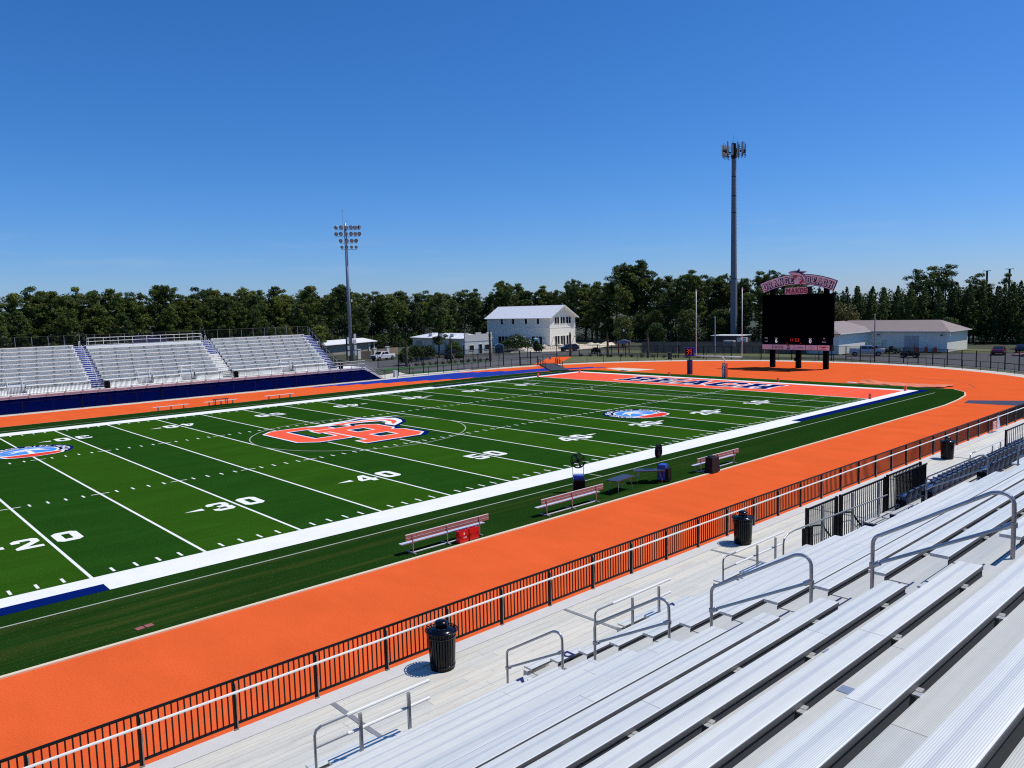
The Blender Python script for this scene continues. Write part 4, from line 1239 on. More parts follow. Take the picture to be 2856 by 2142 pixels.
# ---- far sideline benches, table
def low_bench(x, lab):
    o = thing('low_bench', lab, 'bench', (x, 31.75, .06), 0, 'low benches on the far sideline')
    m = MB(); m.box(-1.95, 1.95, -.14, .14, .42, .46); build(m, 'seat', WHITEM, o)
    for s in (-1.4, 0, 1.4):
        m = MB(); m.box(s - .04, s + .04, -.12, .12, .0, .42); build(m, 'support', GALV, o)
low_bench(-5.1, 'low white bench on the far edge of the track, leftmost of three')
low_bench(.6, 'low white bench on the far edge of the track, middle one behind the dark table')
low_bench(7.95, 'low white bench on the far edge of the track, rightmost of three')
o = thing('dark_table', 'dark table in front of the middle low bench on the far sideline', 'table', (.35, 31.2, ZT))
m = MB(); m.box(-.85, .85, -.3, .3, .68, .73); build(m, 'tabletop', mat('dark_brown', (.05, .03, .025), .6), o)
for s in (-.7, .7):
    m = MB(); m.box(s - .03, s + .03, -.25, -.19, 0, .68); m.box(s - .03, s + .03, .19, .25, 0, .68); build(m, 'leg_frame', BLACK, o)

# ---- pylons
for x, y, lab in ((45.72, 24.5, 'orange end zone pylon at the far goal line corner'), (54.9, 24.5, 'orange end zone pylon at the far back corner'), (56.6, 8.6, 'orange end zone pylon on the end line left of the goal post'), (56.6, -8.3, 'orange end zone pylon on the end line right of the goal post'), (54.9, -24.5, 'orange end zone pylon at the near back corner'), (45.72, -24.5, 'orange end zone pylon at the near goal line corner')):
    m = MB(); m.box(-.11, .11, -.11, .11, 0, .50); m.box(-.09, .09, -.09, .09, .5, .56)
    o = build(m, 'pylon', mat('pylon_orange', (.90, .12, .06), .6)); o.location = (x, y, ZT)
    tag(o, lab, 'pylon', 'end zone pylons')

# ---- goal post
o = thing('goal_post', 'white gooseneck football goal post with an orange and navy padded base', 'goal post', (58.0, .35, ZT))
m = MB(); m.box(-.28, .28, -.28, .28, 0, 2.0); build(m, 'base_pad', mat('pad_orange', (.62, .06, .03), .6), o)
m = MB(); m.box(-.30, -.283, -.24, .24, .02, 1.98); pd = build(m, 'pad_lettering_panel', NAVYP, o)
for i, ch in enumerate('MAKOS'):
    m = MB(); glyph(m, ch, lambda u, v, i=i: (-.302, .18 - u * .36, 1.62 - i * .38 + v * .32)); build(m, 'pad_letter', WHITEM, pd)
m = MB(); m.tube([(0, 0, 2.0), (-.05, 0, 2.4), (-.35, 0, 2.8), (-.9, 0, 3.0), (-1.5, 0, 3.05)], .085, 12); build(m, 'gooseneck', WHITEM, o, smooth=True)
m = MB(); m.tube([(-1.5, -3.56, 3.05), (-1.5, 3.56, 3.05)], .08, 10); build(m, 'crossbar', WHITEM, o, smooth=True)
for s in (-1, 1):
    m = MB(); m.tube([(-1.5, s * 3.56, 2.97), (-1.5, s * 3.56, 12.2)], .055, 8); build(m, 'upright', WHITEM, o, smooth=True)
    m = MB(); m.add([(-1.5, s * 3.56, 12.25), (-1.5, s * 3.56 - .35, 12.0), (-1.5, s * 3.56 - .30, 11.75), (-1.5, s * 3.56, 12.1)], [(0, 1, 2, 3)]); build(m, 'wind_ribbon', REDPAINT, o)
# ---- play clock
o = thing('play_clock', 'blue play clock on a padded navy pole showing red digits 35', 'play clock', (60.7, 7.9, 0))
m = MB(); m.box(-.28, .28, -.28, .28, 0, 2.1); build(m, 'base_pad', NAVYP, o)
m = MB(); m.tube([(0, 0, 2.1), (0, 0, 2.7)], .06, 8); build(m, 'pole', BLACK, o)
m = MB(); m.box(-.12, .12, -.75, .75, 2.7, 3.95); build(m, 'cabinet', BLUEPAINT, o)
m = MB(); m.box(-.135, -.122, -.62, .62, 2.9, 3.8); build(m, 'display', SCREEN, o)
def seg(m, d, y0, z0, wd, h, x, t):
    segs = {'a': ((0, h), (wd, h)), 'b': ((wd, h / 2), (wd, h)), 'c': ((wd, 0), (wd, h / 2)), 'd': ((0, 0), (wd, 0)), 'e': ((0, 0), (0, h / 2)), 'f': ((0, h / 2), (0, h)), 'g': ((0, h / 2), (wd, h / 2))}
    on = {'0': 'abcdef', '1': 'bc', '2': 'abged', '3': 'abgcd', '4': 'fgbc', '5': 'afgcd', '6': 'afgecd', '7': 'abc', '8': 'abcdefg', '9': 'abfgcd'}[d]
    for sgm in on:
        (ya, za), (yb, zb) = segs[sgm]
        ya, yb = y0 - ya, y0 - yb
        if za == zb: m.box(x - .003, x, min(ya, yb) + t * .6, max(ya, yb) - t * .6, z0 + za - t / 2, z0 + za + t / 2)
        else: m.box(x - .003, x, ya - t / 2, ya + t / 2, z0 + za + t * .6, z0 + zb - t * .6)
m = MB(); seg(m, '3', .48, 3.0, .36, .7, -.137, .09); seg(m, '9', -.08, 3.0, .36, .7, -.137, .09); build(m, 'digits', LED, o)
o['label'] = 'blue play clock on a padded navy pole with red lit digits'

# =================================================================== SCOREBOARD
sb = thing('scoreboard', 'huge black video scoreboard on three black columns with an arched school sign on top', 'scoreboard', (77.75, 0, 0))
for y in (4.15, -.15, -4.5):
    m = MB(); m.box(-.32, .32, y - .32, y + .32, -.1, 12.4 if abs(y) > 1 else 11.3); build(m, 'column', BLACKM, sb)
FX = -.45
m = MB(); m.box(FX, .35, -5.55, 5.70, 4.75, 11.30); build(m, 'video_screen', SCREEN, sb)
m = MB(); m.box(FX - .02, .33, -5.45, 5.70, 3.66, 4.74); pnl = build(m, 'score_panel', mat('score_panel_black', (.0015, .002, .009), .9, spec=.0), sb)
m = MB()
for ch, y in (('6', 3.3), ('0', -2.25)):
    t = text_mb(ch, .80, lambda u, v, y=y: (FX - .024, y - u, 4.16 + v), bold=.02); m.add(t.v, t.f)
for tx, y, z, sz in (('HOME', 3.3, 4.6, .16), ('VISITOR', -2.25, 4.6, .15), ('DOWN', 5.0, 4.62, .15), ('TO GO', 5.0, 4.1, .15), ('QTR', -4.4, 4.62, .15), ('BALL ON', -4.4, 4.1, .15)):
    t = text_mb(tx, sz, lambda u, v, y=y, z=z: (FX - .024, y - u, z + v)); m.add(t.v, t.f)
build(m, 'score_digits', LEDW, pnl)
m = MB()
for d, y in (('1', 1.15), ('1', .8), ('5', .2), ('3', -.2)): seg(m, d, y, 4.15, .24, .42, FX - .024, .05)
seg(m, '3', 1.55, 3.78, .1, .17, FX - .024, .03); seg(m, '4', -.65, 3.78, .1, .17, FX - .024, .03); seg(m, '1', 4.95, 4.3, .1, .15, FX - .024, .03); seg(m, '1', -4.35, 4.3, .1, .15, FX - .024, .03)
build(m, 'clock_digits', LED, pnl)
# sponsor strip
m = MB(); m.box(FX + .01, .3, -5.55, 5.74, 2.78, 3.655); build(m, 'sponsor_frame', BLACK, sb)
edges = [5.70, 3.98, 2.18, .36, -1.48, -3.36, -5.28]
for i in range(6):
    a, b = edges[i] - .04, edges[i + 1] + .04
    m = MB(); m.box(FX - .02, FX + .005, b, a, 2.84, 3.60); pn = build(m, 'sponsor_panel', SIGNW, sb)
    cy = (a + b) / 2; cz = 3.22
    F = lambda dx=0: (lambda u, v: (FX - .024 - dx, cy - u, cz + v))
    if i == 0:
        m = text_mb('City of Orange Beach', .16, F()); m.v = [(x, y - .25, z) for x, y, z in m.v]; build(m, 'sponsor_text', REDPAINT, pn)
    elif i == 1:
        m = text_mb('COASTAL', .42, F(), bold=.008)
        m.box(FX - .027, FX - .023, cy - .75, cy + .75, 2.92, 2.95); m.box(FX - .027, FX - .023, cy - .75, cy + .75, 3.49, 3.52)
        build(m, 'sponsor_text', mat('grey_print', (.05, .05, .06), .5), pn)
    elif i == 2:
        circ = lambda a0, a1, r: [(r * math.cos(R(a0 + (a1 - a0) * j / 16)), r * math.sin(R(a0 + (a1 - a0) * j / 16))) for j in range(17)]
        m = MB(); m.poly([circ(25, 155, .36)], F()); build(m, 'logo_top', REDPAINT, pn)
        m = MB(); m.poly([circ(205, 335, .36)], F()); build(m, 'logo_bottom', NAVYP, pn)
        m = text_mb('PEPSI', .24, F(.002), bold=.006); build(m, 'sponsor_text', NAVYP, pn)
    elif i == 3:
        m = text_mb('The', .15, F()); m.v = [(x, y, z + .22) for x, y, z in m.v]
        t = text_mb('WHARF', .34, F()); m.add([(x, y, z - .06) for x, y, z in t.v], t.f); build(m, 'sponsor_text', NAVYP, pn)
    elif i == 4:
        m = text_mb('Perdido Beach', .17, F()); t = text_mb('Resort', .17, F()); m.v = [(x, y, z - .03) for x, y, z in m.v]
        m.add([(x, y, z - .22) for x, y, z in t.v], t.f); m.poly([[(-.08, .16), (.08, .16), (.02, .32), (-.06, .28)]], F()); build(m, 'sponsor_text', mat('maroon_print', (.20, .03, .08), .5), pn)
    else:
        m = text_mb('CosMo\'s', .36, F(), bold=.015); m.v = [(x, y, z + .08) for x, y, z in m.v]
        t = text_mb('eateries', .2, F(), bold=.008); m.add([(x, y, z - .2) for x, y, z in t.v], t.f); build(m, 'sponsor_text', REDPAINT, pn)
# arch sign: circular band; lower chord measured from the columns
AR_in, AR_out = 14.35, 15.85
ACZ = 14.33 - AR_out
def arch_loop(r0, r1, a):
    return [(r1 * math.sin(R(t)), ACZ + r1 * math.cos(R(t))) for t in np.linspace(-a, a, 33)] + [(r0 * math.sin(R(t)), ACZ + r0 * math.cos(R(t))) for t in np.linspace(a, -a, 33)]
AC = -.05
def onarch(x): return lambda u, v: (x, AC - u, v)
lp = arch_loop(AR_in - .06, AR_out + .06, 23.0)
m = MB(); m.slab([lp], onarch(-.42), onarch(-.15)); build(m, 'arch_frame', NAVYP, sb)
m = MB(); m.poly([arch_loop(AR_in + .02, AR_out - .03, 22.75)], onarch(-.425)); arch = build(m, 'arch_panel', SIGNW, sb)
AW = [('O', -5.28), ('R', -4.48), ('A', -3.56), ('N', -2.65), ('G', -1.75), ('E', -.91), ('B', 1.75), ('E', 2.65), ('A', 3.49), ('C', 4.33), ('H', 5.20)]
for ch, u0 in AW:
    a = math.asin(u0 / 15.0)
    H = .98
    wd = GLY[ch][0]
    def fn(u, v, x): 
        uu, vv = (u - wd / 2) * H * .86, (v - .5) * H
        r = 15.06 + vv
        return (x, AC - (r * math.sin(a) + uu * math.cos(a)), ACZ + r * math.cos(a) - uu * math.sin(a))
    m = MB(); glyph(m, ch, lambda u, v: fn(u + .06, v - .04, -.43), .07); g = build(m, 'arch_letter_shadow', NAVYP, arch)
    m = MB(); glyph(m, ch, lambda u, v: fn(u, v, -.446), .045); build(m, 'arch_letter', NAVYP, arch)
    m = MB(); glyph(m, ch, lambda u, v: fn(u, v, -.452), -.035); build(m, 'arch_letter_face', SIGNW, arch)
FL = lambda x: (lambda u, v: (x, u, v))
so_ = [(1.31, 14.62), (1.03, 14.79), (.36, 14.88), (-.07, 14.85), (-.37, 15.14), (-.51, 14.73), (-.89, 14.75), (-1.6, 14.67), (-.97, 14.48), (-1.24, 14.14), (-1.36, 13.59), (-1.23, 13.13), (-.86, 13.03), (-.58, 12.62), (-.46, 13.08), (-.34, 13.62), (-.78, 13.40), (-.96, 13.67), (-.48, 14.11), (-.06, 14.08), (.3, 13.57), (.34, 13.9), (.40, 14.22), (.82, 14.34)]
m = MB(); m.slab([offset(so_, .05)], FL(-.50), FL(-.44)); fish = build(m, 'leaping_fish_sign', NAVYP, sb)
m = MB(); m.poly([so_], FL(-.504)); build(m, 'fish_body', SIGNW, fish)
m = MB(); m.poly([[(1.2, 14.68), (.95, 14.76), (-.07, 14.83), (-.37, 15.08), (-.47, 14.68), (-1.46, 14.65), (-.85, 14.49), (-1.16, 14.14), (-1.27, 13.67), (-1.02, 14.15), (-.4, 14.5), (.5, 14.66)]], FL(-.508)); build(m, 'fish_back', NAVYP, fish)
m = MB(); m.poly([[(.80, 14.32), (.02, 14.22), (-.81, 14.06), (-1.12, 13.6), (-1.17, 13.2), (-.9, 13.12), (-.58, 12.73), (-.49, 13.2), (-.7, 13.33), (-1.0, 13.62), (-.62, 14.0), (-.06, 14.1), (.28, 13.7), (.34, 14.1)]], FL(-.508)); build(m, 'fish_belly', REDPAINT, fish)
m = MB(); m.box(-.42, -.2, -1.66, 2.0, 11.28, 12.42); mk = build(m, 'name_sign_frame', BLACK, sb)
m = MB(); m.box(-.44, -.425, -1.58, 1.92, 11.34, 12.36); build(m, 'name_sign_panel', SIGNW, mk)
y = 1.78
for ch in 'MAKOS':
    wd = GLY[ch][0]; sc = .64 / .8
    for gr, x, mt in ((.07, -.446, REDPAINT), (.03, -.451, SIGNW), (.0, -.456, REDPAINT), (-.05, -.461, mat('maroon_print2', (.18, .03, .06), .5))):
        m = MB(); glyph(m, ch, lambda u, v: (x, y - u * .78 / 1.0, 11.45 + v * .78), gr); build(m, 'name_letter', mt, mk)
    y -= wd * .78 + .05
m = MB(); m.box(-.40, -.1, -2.3, -1.75, 11.30, 12.45); build(m, 'sign_speaker', BLACK, sb)
m = MB(); m.box(-.45, -.33, .1, .32, 1.1, 1.6); build(m, 'control_box', BLACK, sb)

# =================================================================== FAR STAND
far = thing('bleachers', 'far aluminium bleachers above a blue wall across the field, with blue aisle steps', 'bleachers', (0, 50, 0))
def fbd(m, name, mt): return build(m, name, mt, far, ws=True)
FP, FR = .762, .47
def fy(j): return 47.4 + FP * j
def fz(j): return 2.94 + FR * j
FD = 2.02
FX0, FX1 = -52, 24.95
ais = [(-25.6, -24.1), (-9.2, -7.7), (7.25, 8.75), (23.45, 24.95)]
bays = [(-18.1, -16.1), (-3.7, -1.8), (1.8, 3.65), (16.0, 18.0)]
sec = [(FX0, -25.6), (-24.1, -9.2), (-7.7, 7.25), (8.75, 23.45)]
for j in range(10):
    L = sec
    if j == 0:
        L = [(FX0, -25.6), (-24.1, -18.1), (-16.1, -9.2), (-7.7, -3.7), (-1.8, 1.8), (3.65, 7.25), (8.75, 16.0), (18.0, 23.45)]
    for a, b in L:
        if j == 9 and abs(a + 7.7) < .1: continue
        m = MB(); m.box(a, b, fy(j), fy(j) + .26, fz(j) - .085, fz(j)); fbd(m, 'seat_plank', FAR_SEAT)
        m = MB(); m.box(a, b, fy(j) + .24, fy(j) + .26, fz(j) - .50, fz(j) - .04); m.box(a, b, fy(j) + .23, fy(j + 1) + .02, fz(j) - .50, fz(j) - .45); fbd(m, 'riser_board', FAR_RISER)
    m = MB()
    x = FX0 + .5 + .17 * j
    while x < FX1 - 1.4:
        if not any(a - .1 < x < b + .1 for a, b in ais) and not (j == 0 and any(a < x < b for a, b in bays)) and not (j == 9 and -7.7 < x < 7.3):
            m.box(x - .035, x + .035, fy(j) + .02, fy(j) + .22, fz(j) - .34, fz(j) - .055)
        x += 1.83
    fbd(m, 'seat_bracket', mat('grey_bracket', (.30, .30, .31), .5, .3))
# top platform in the middle, front wall boards below row 0
m = MB(); m.box(-7.7, 7.25, fy(9), fy(9) + 1.2, fz(8) + .30, fz(8) + .36); m.box(-7.7, 7.25, fy(9), fy(9) + .03, fz(8) - .1, fz(8) + .36); fbd(m, 'top_platform', FAR_SEAT)
m = MB()
for a, b in ((FX0, -25.6), (-24.1, -18.1), (-16.1, -9.2), (-7.7, -3.7), (-1.8, 1.8), (3.65, 7.25), (8.75, 16.0), (18.0, 23.45)):
    m.box(a, b, fy(0) - .2, fy(0) - .17, FD, fz(0) - .42)
    m.box(a, b, fy(0) - .2, fy(0) + .25, fz(0) - .45, fz(0) - .42)
    m.box(a, a + .03, fy(0) - .17, fy(1), FD, fz(0) - .42); m.box(b - .03, b, fy(0) - .17, fy(1), FD, fz(0) - .42)
fbd(m, 'front_riser', FAR_SEAT)
m = MB()
for a, b in bays: m.box(a, b, fy(1) - .05, fy(1) - .02, FD, fz(1) - .4)
fbd(m, 'recess_wall', mat('recess_white', (.80, .78, .74), .6))
# steps
for a, b in ais:
    for j in range(-1, 10):
        zf = fz(j) - .45
        t = MB(); n = MB()
        t.box(a, b, fy(j) + .25, fy(j) + .62, zf - .05, zf); t.box(a, b, fy(j) + .62, fy(j) + .98, zf + .18, zf + .23)
        n.box(a, b, fy(j) + .22, fy(j) + .27, zf - .17, zf - .045); n.box(a, b, fy(j) + .59, fy(j) + .64, zf + .05, zf + .18)
        fbd(t, 'aisle_tread', FAR_SEAT); fbd(n, 'tread_nosing_or_shadow', BLUESTEP if not (a > 7 and a < 8 and j < 6) else FAR_RISER)
for (a, b) in ais[:3]:
    x = (a + b) / 2
    for j in (0.2, 3.0, 6.0, 8.8):
        m = MB()
        z = lambda q: fz(q) - .45
        m.tube([(x, fy(j), z(j)), (x, fy(j), z(j) + .8), (x, fy(j) + .12, z(j) + .92), (x, fy(j + 1.9), z(j + 1.9) + .92), (x, fy(j + 2.1), z(j + 2.1) + .8), (x, fy(j + 2.1), z(j + 2.1))], .022, 6)
        if j > 8:
            m = MB(); m.tube([(x, fy(9), z(9)), (x, fy(9), z(9) + .8), (x, fy(9) + .12, z(9) + .92), (x, fy(9) + .5, z(9) + .92), (x, fy(9) + .6, z(9))], .022, 6)
        fbd(m, 'handrail', ALU_RAIL)
for a, b in bays:
    m = MB(); y = fy(1) - .1; z0 = fz(1) - .4
    for zz in (.95, .55): m.tube([(a, y + .3, z0 + zz * .6), (a - .1, y, z0 + zz), (b + .1, y, z0 + zz), (b, y + .3, z0 + zz * .6)], .018, 6)
    for x in (a + .25, b - .25): m.box(x - .03, x + .03, y - .03, y + .03, FD, z0 + .95)
    fbd(m, 'guard_rail', ALU_RAIL)
# walkway, fascia, blue wall
m = MB(); m.box(FX0, 28.1, 44.25, 47.6, FD - .1, FD); m.box(24.95, 28.1, 47.6, 49.0, FD - .1, FD); fbd(m, 'walkway_deck', FAR_SEAT)
m = MB(); m.box(FX0, 28.1, 44.18, 44.22, 1.66, FD + .02); fbd(m, 'fascia', TAUPE)
m = MB(); m.box(FX0, 28.1, 44.10, 44.19, FD - .06, FD + .03); fbd(m, 'fascia_cap', FAR_SEAT)
m = MB()
x = -51.2
while x < 28:
    m.box(x - .11, x + .11, 44.08, 44.18, 1.66, FD + .05); x += 1.83
fbd(m, 'fascia_bracket', mat('taupe_bracket', (.36, .31, .30), .6))
m = MB(); m.box(FX0, 27.6, 44.26, 44.30, -.1, 1.68)
m.slab([[(27.6, -.1), (31.0, -.1), (30.8, .15), (28.0, 1.66), (27.6, 1.66)]], lambda u, v: (u, 44.26, v), lambda u, v: (u, 44.30, v))
fbd(m, 'blue_wall', BLUEWALL)
# front picket railing of the far stand
pr = thing('picket_fence', 'black picket railing along the front walkway of the far bleachers', 'fence', (0, 44.2, FD))
x = -51.2
i = 0
while x < 28:
    m = MB(); m.box(x - .03, x + .03, 44.12, 44.17, FD - .3, 3.06); build(m, 'rail_post', GALV, pr, ws=True)
    if x < 23:
        m = MB()
        for j in range(1, 13):
            q = x + 1.83 * j / 13
            m.box(q - .019, q + .019, 44.19, 44.22, FD + .08, 2.98)
        build(m, 'pickets', BLACKM, pr, ws=True)
    x += 1.83
m = MB(); m.box(-51.2, 27.9, 44.185, 44.22, 2.96, 3.0); m.box(-51.2, 27.9, 44.185, 44.22, FD + .06, FD + .1); build(m, 'rails', BLACK, pr, ws=True)
m = MB(); m.tube([(8.7, 44.14, 3.04), (28.0, 44.14, 3.04)], .025, 6); m.tube([(23, 44.14, 2.6), (28.0, 44.14, 2.6)], .02, 6); build(m, 'handrail', ALU_RAIL, pr, ws=True)
# descending end stair
st = thing('stair', 'metal stair with grey handrails going down at the right end of the far stand', 'stair', (28.1, 45, 0))
m = MB()
for i in range(11):
    x = 28.1 + i * .28; z = FD - (i + 1) * .17
    m.box(x, x + .30, 44.3, 46.0, z - .04, z)
build(m, 'treads', FAR_SEAT, st, ws=True)
for y in (44.22, 46.05):
    m = MB(); m.bar((28.0, y, FD - .15), (31.15, y, .05), .05, .28); build(m, 'stringer', TAUPE, st, ws=True)
    m = MB()
    for zz in (1.0, .65, .3): m.tube([(28.05, y, FD + zz), (31.1, y, .1 + zz)], .022, 6)
    for q in np.linspace(0, 1, 5): m.tube([(28.05 + 3.05 * q, y, FD - .15 - 1.9 * q), (28.05 + 3.05 * q, y, FD + 1.0 - 1.92 * q)], .025, 6)
    build(m, 'handrail', GALV, st, ws=True)
# fence along the top and the right flank of the far stand
tf = thing('chain_link_fence', 'tall dark fence along the top and down the right flank of the far stand', 'fence', (0, 55.6, 7))
m = MB(); x = FX0
def ftop(x): return 8.42
while x < 24.9:
    m.tube([(x, 55.6, 6.6), (x, 55.6, 8.42)], .035, 6); x += 1.83
build(m, 'fence_posts', GALV, tf, ws=True)
m = MB(); m.tube([(FX0, 55.6, 8.4), (24.9, 55.6, 8.4)], .02, 5); m.tube([(FX0, 55.6, 7.2), (24.9, 55.6, 7.2)], .02, 5)
x = FX0
while x < 24.9:
    m.box(x - .012, x + .012, 55.59, 55.61, 6.4, 8.4); x += .14
build(m, 'fence_mesh', BLACK, tf, ws=True)
m = MB(); n = MB()
for k in range(9):
    y = 55.6 - k * 1.03; z = 7.15 - k * .60
    m.tube([(25.1, y, z - 1.2), (25.1, y, z + 1.1)], .04, 6)
m.bar((25.1, 55.6, 7.9), (25.1, 47.3, 3.05), .03, .04)
build(m, 'flank_posts', GALV, tf, ws=True)
for k in range(62):
    y = 55.6 - k * .135; z = 7.15 - k * .0787
    n.box(25.09, 25.11, y - .012, y + .012, z - .9, z + 1.1)
n.bar((25.1, 55.6, 8.27), (25.1, 47.3, 3.35), .04, .05)
build(n, 'flank_mesh', BLACK, tf, ws=True)
# back side of stand: dark skirting so that the frame reads solid
m = MB(); m.box(FX0, 24.9, 55.45, 55.5, 0, 6.9); fbd(m, 'back_wall', GREYBOX)
m = MB(); m.slab([[(44.5, 0), (55.45, 0), (55.45, 6.6), (47.5, 2.0), (44.5, 1.9)]], lambda u, v: (24.9, u, v), lambda u, v: (24.86, u, v)); fbd(m, 'side_wall', mat('dark_side', (.05, .05, .06), .8))
# rail round the top platform
m = MB()
for zz in (8.0, 7.55): m.tube([(-7.6, 54.4, zz - .9), (-7.55, 54.35, zz), (7.3, 54.35, zz), (7.55, 54.6, zz - .2), (7.6, 54.8, zz - .9)], .03, 6)
for x in np.linspace(-7.4, 7.2, 9): m.tube([(x, 54.35, 7.0), (x, 54.35, 8.0)], .03, 6)
fbd(m, 'platform_rail', ALU_RAIL)
o = thing('storage_crate', 'dark blue covered bundle on the top platform of the far stand', 'bundle', (0.2, 55.0, 7.05))
m = MB(); m.box(-2.1, 2.4, -.3, .3, 0, .55); m.box(-1.7, 1.2, -.25, .25, .55, .75); build(m, 'cover', mat('dark_blue_cover', (.015, .02, .06), .8, var=.3), o)
for i, (x, lab) in enumerate(((-8.05, 'black bin at the foot of the left aisle of the far stand'), (8.1, 'black bin at the foot of the middle aisle of the far stand'), (24.25, 'black bin at the right end of the far stand walkway'))):
    m = MB(); m.lathe([(0, 0), (.3, 0), (.36, .75), (.36, .8), (.12, .9), (0, .9)], 14)
    o = build(m, 'litter_bin', BLACK); o.location = (x, 44.75, FD); tag(o, lab, 'bin', 'bins on the far stand')

# =================================================================== FENCES AROUND THE TRACK
def low_fence(pts, name, label, h=1.28, rails=(1.28,), post=.03, mesh=None, par=None, cat='fence', mt=BLACK, meshmt=None):
    o = par or thing(name, label, cat, (pts[0][0], pts[0][1], 0))
    m = MB()
    for i, (x, y) in enumerate(pts):
        m.box(x - post, x + post, y - post, y + post, -.1, h + .03)
    build(m, 'fence_posts', mt, o, ws=True)
    m = MB()
    for a, b in zip(pts, pts[1:]):
        for z in rails: m.bar((*a, z), (*b, z), .035, .045)
        if mesh:
            L = math.dist(a, b); n = int(L / mesh)
            for k in range(1, n):
                q = k / n; x, y = a[0] + (b[0] - a[0]) * q, a[1] + (b[1] - a[1]) * q
                m.box(x - .011, x + .011, y - .011, y + .011, .08, h - .02)
    build(m, 'fence_rails', mt, o, ws=True)
    return o
low_fence([(-54 + 3.06 * i, 43.75) for i in range(28)] + [(31.3, 43.75)], 'rail_fence', 'low black rail fence in front of the blue wall of the far stand', 1.32, (1.32, .08))
low_fence([(33.4 + 3.05 * i, 43.5) for i in range(9)] + [(60.6, 42.2)], 'rail_fence', 'low black rail fence between the far track bend and the asphalt path', 1.3, (1.3, .1))
low_fence([(67.2, 40.8)] + arc(44.2, 58, -88, 36), 'rail_fence', 'low black rail fence round the bend behind the scoreboard', 1.28, (1.28, .1))
tall = [(98 - .0, 16.0)]
pA = [(35.5, 46.2), (38.4, 47.3), (41.4, 47.5), (44.2, 47.3), (47.2, 47.3), (50.2, 47.6), (53.2, 47.3), (56.0, 47.2)]
low_fence(pA, 'tall_fence', 'tall black fence beside the concrete walkway right of the far stand', 2.5, (2.5, 1.3, .1), .05)
low_fence([(56.0, 47.2), (59, 47.0), (61.4, 45.2), (62.6, 43.6)], 'tall_fence', 'tall black fence and gate at the start of the orange path', 2.5, (2.5, .1), .06)
pB = [(43.6, 64.8), (47, 63.0), (52, 62.6), (58, 62.4), (64.6, 62.4), (70, 60.6), (76, 58.4), (82.4, 56.2)]
low_fence(pB, 'tall_fence', 'tall black picket fence before the cream building', 2.3, (2.25, .15), .05, .16)
pC = [(82.4, 56.2), (84.4, 51.6), (85.8, 47.8), (86.3, 44.4), (86.6, 41.0), (87.2, 37.6), (88.2, 34.4), (88.8, 29.8), (89.4, 24.6), (90.8, 19.6), (92.6, 14.6), (94.2, 9.6)]
low_fence(pC, 'tall_fence', 'tall black picket fence between grass verge and road left of the scoreboard', 2.35, (2.3, .15), .055, .16)
pD = [(94.2, 9.6), (95.0, 5.0)] + [(46.8 + 48.2 * math.cos(R(a)), 48.2 * math.sin(R(a))) for a in np.arange(3.2, -45, -2.9)]
low_fence(pD, 'tall_fence', 'tall black picket fence curving round the right end of the track', 2.45, (2.4, .95, .15), .055, .13)
pE = [(75.2, 82.0), (77.4, 77.2), (79.4, 72.8), (80.6, 69.6)]
low_fence([(64.0, 76.5), (68.5, 74.5), (73, 72.6), (78, 70.4), (83, 68.2)], 'picket_fence', 'black picket fence in front of the small cream building', 1.7, (1.7, .15), .04, .2)
# gate on the orange path
o = thing('path_gate', 'black framed gate with a small grey sign standing open on the orange path', 'gate', (66.0, 42.0, 0), R(-35))
m = MB()
for x in (-1.3, 1.3): m.box(x - .05, x + .05, -.05, .05, 0, 1.75)
for z in (.15, 1.7): m.box(-1.3, 1.3, -.03, .03, z - .03, z + .03)
build(m, 'frame', BLACK, o)
m = MB(); m.box(-.25, .25, -.05, -.035, .85, 1.45); build(m, 'sign_plate', GREYBOX, o)
o = thing('path_gate', 'black framed gate on the left of the ramp mouth, closed beside the walkway', 'gate', (61.8, 43.2, 0), R(-30))
m = MB()
for x in (-1.6, 1.6): m.box(x - .06, x + .06, -.05, .05, 0, 1.6)
for z in (.15, 1.4): m.box(-1.6, 1.6, -.03, .03, z - .03, z + .03)
build(m, 'frame', BLACK, o)
# dark crossing ramp over the track
o = thing('crossing_ramp', 'dark rubber crossing ramp with low black side rails laid over the blue lanes', 'ramp', (59.8, 35.8, 0))
a, b, c, d = (63.6, 42.6), (66.0, 40.6), (56.6, 28.4), (54.2, 30.0)
m = MB(); m.prism([(x - 59.8, y - 35.8) for x, y in (d, c, b, a)], .0, .16); build(m, 'ramp_deck', mat('dark_rubber', (.03, .035, .045), .8, var=.2), o)
for p, q in ((a, d), (b, c)):
    m = MB()
    q2 = (p[0] + (q[0] - p[0]) * .55, p[1] + (q[1] - p[1]) * .55)
    for t in np.linspace(0, 1, 4): x, y = p[0] + (q2[0] - p[0]) * t - 59.8, p[1] + (q2[1] - p[1]) * t - 35.8; m.box(x - .04, x + .04, y - .04, y + .04, .1, 1.05)
    m.bar((p[0] - 59.8, p[1] - 35.8, 1.05), (q2[0] - 59.8, q2[1] - 35.8, 1.05), .05, .05); m.bar((p[0] - 59.8, p[1] - 35.8, .6), (q2[0] - 59.8, q2[1] - 35.8, .6), .04, .04)
    build(m, 'side_rail', BLACK, o)
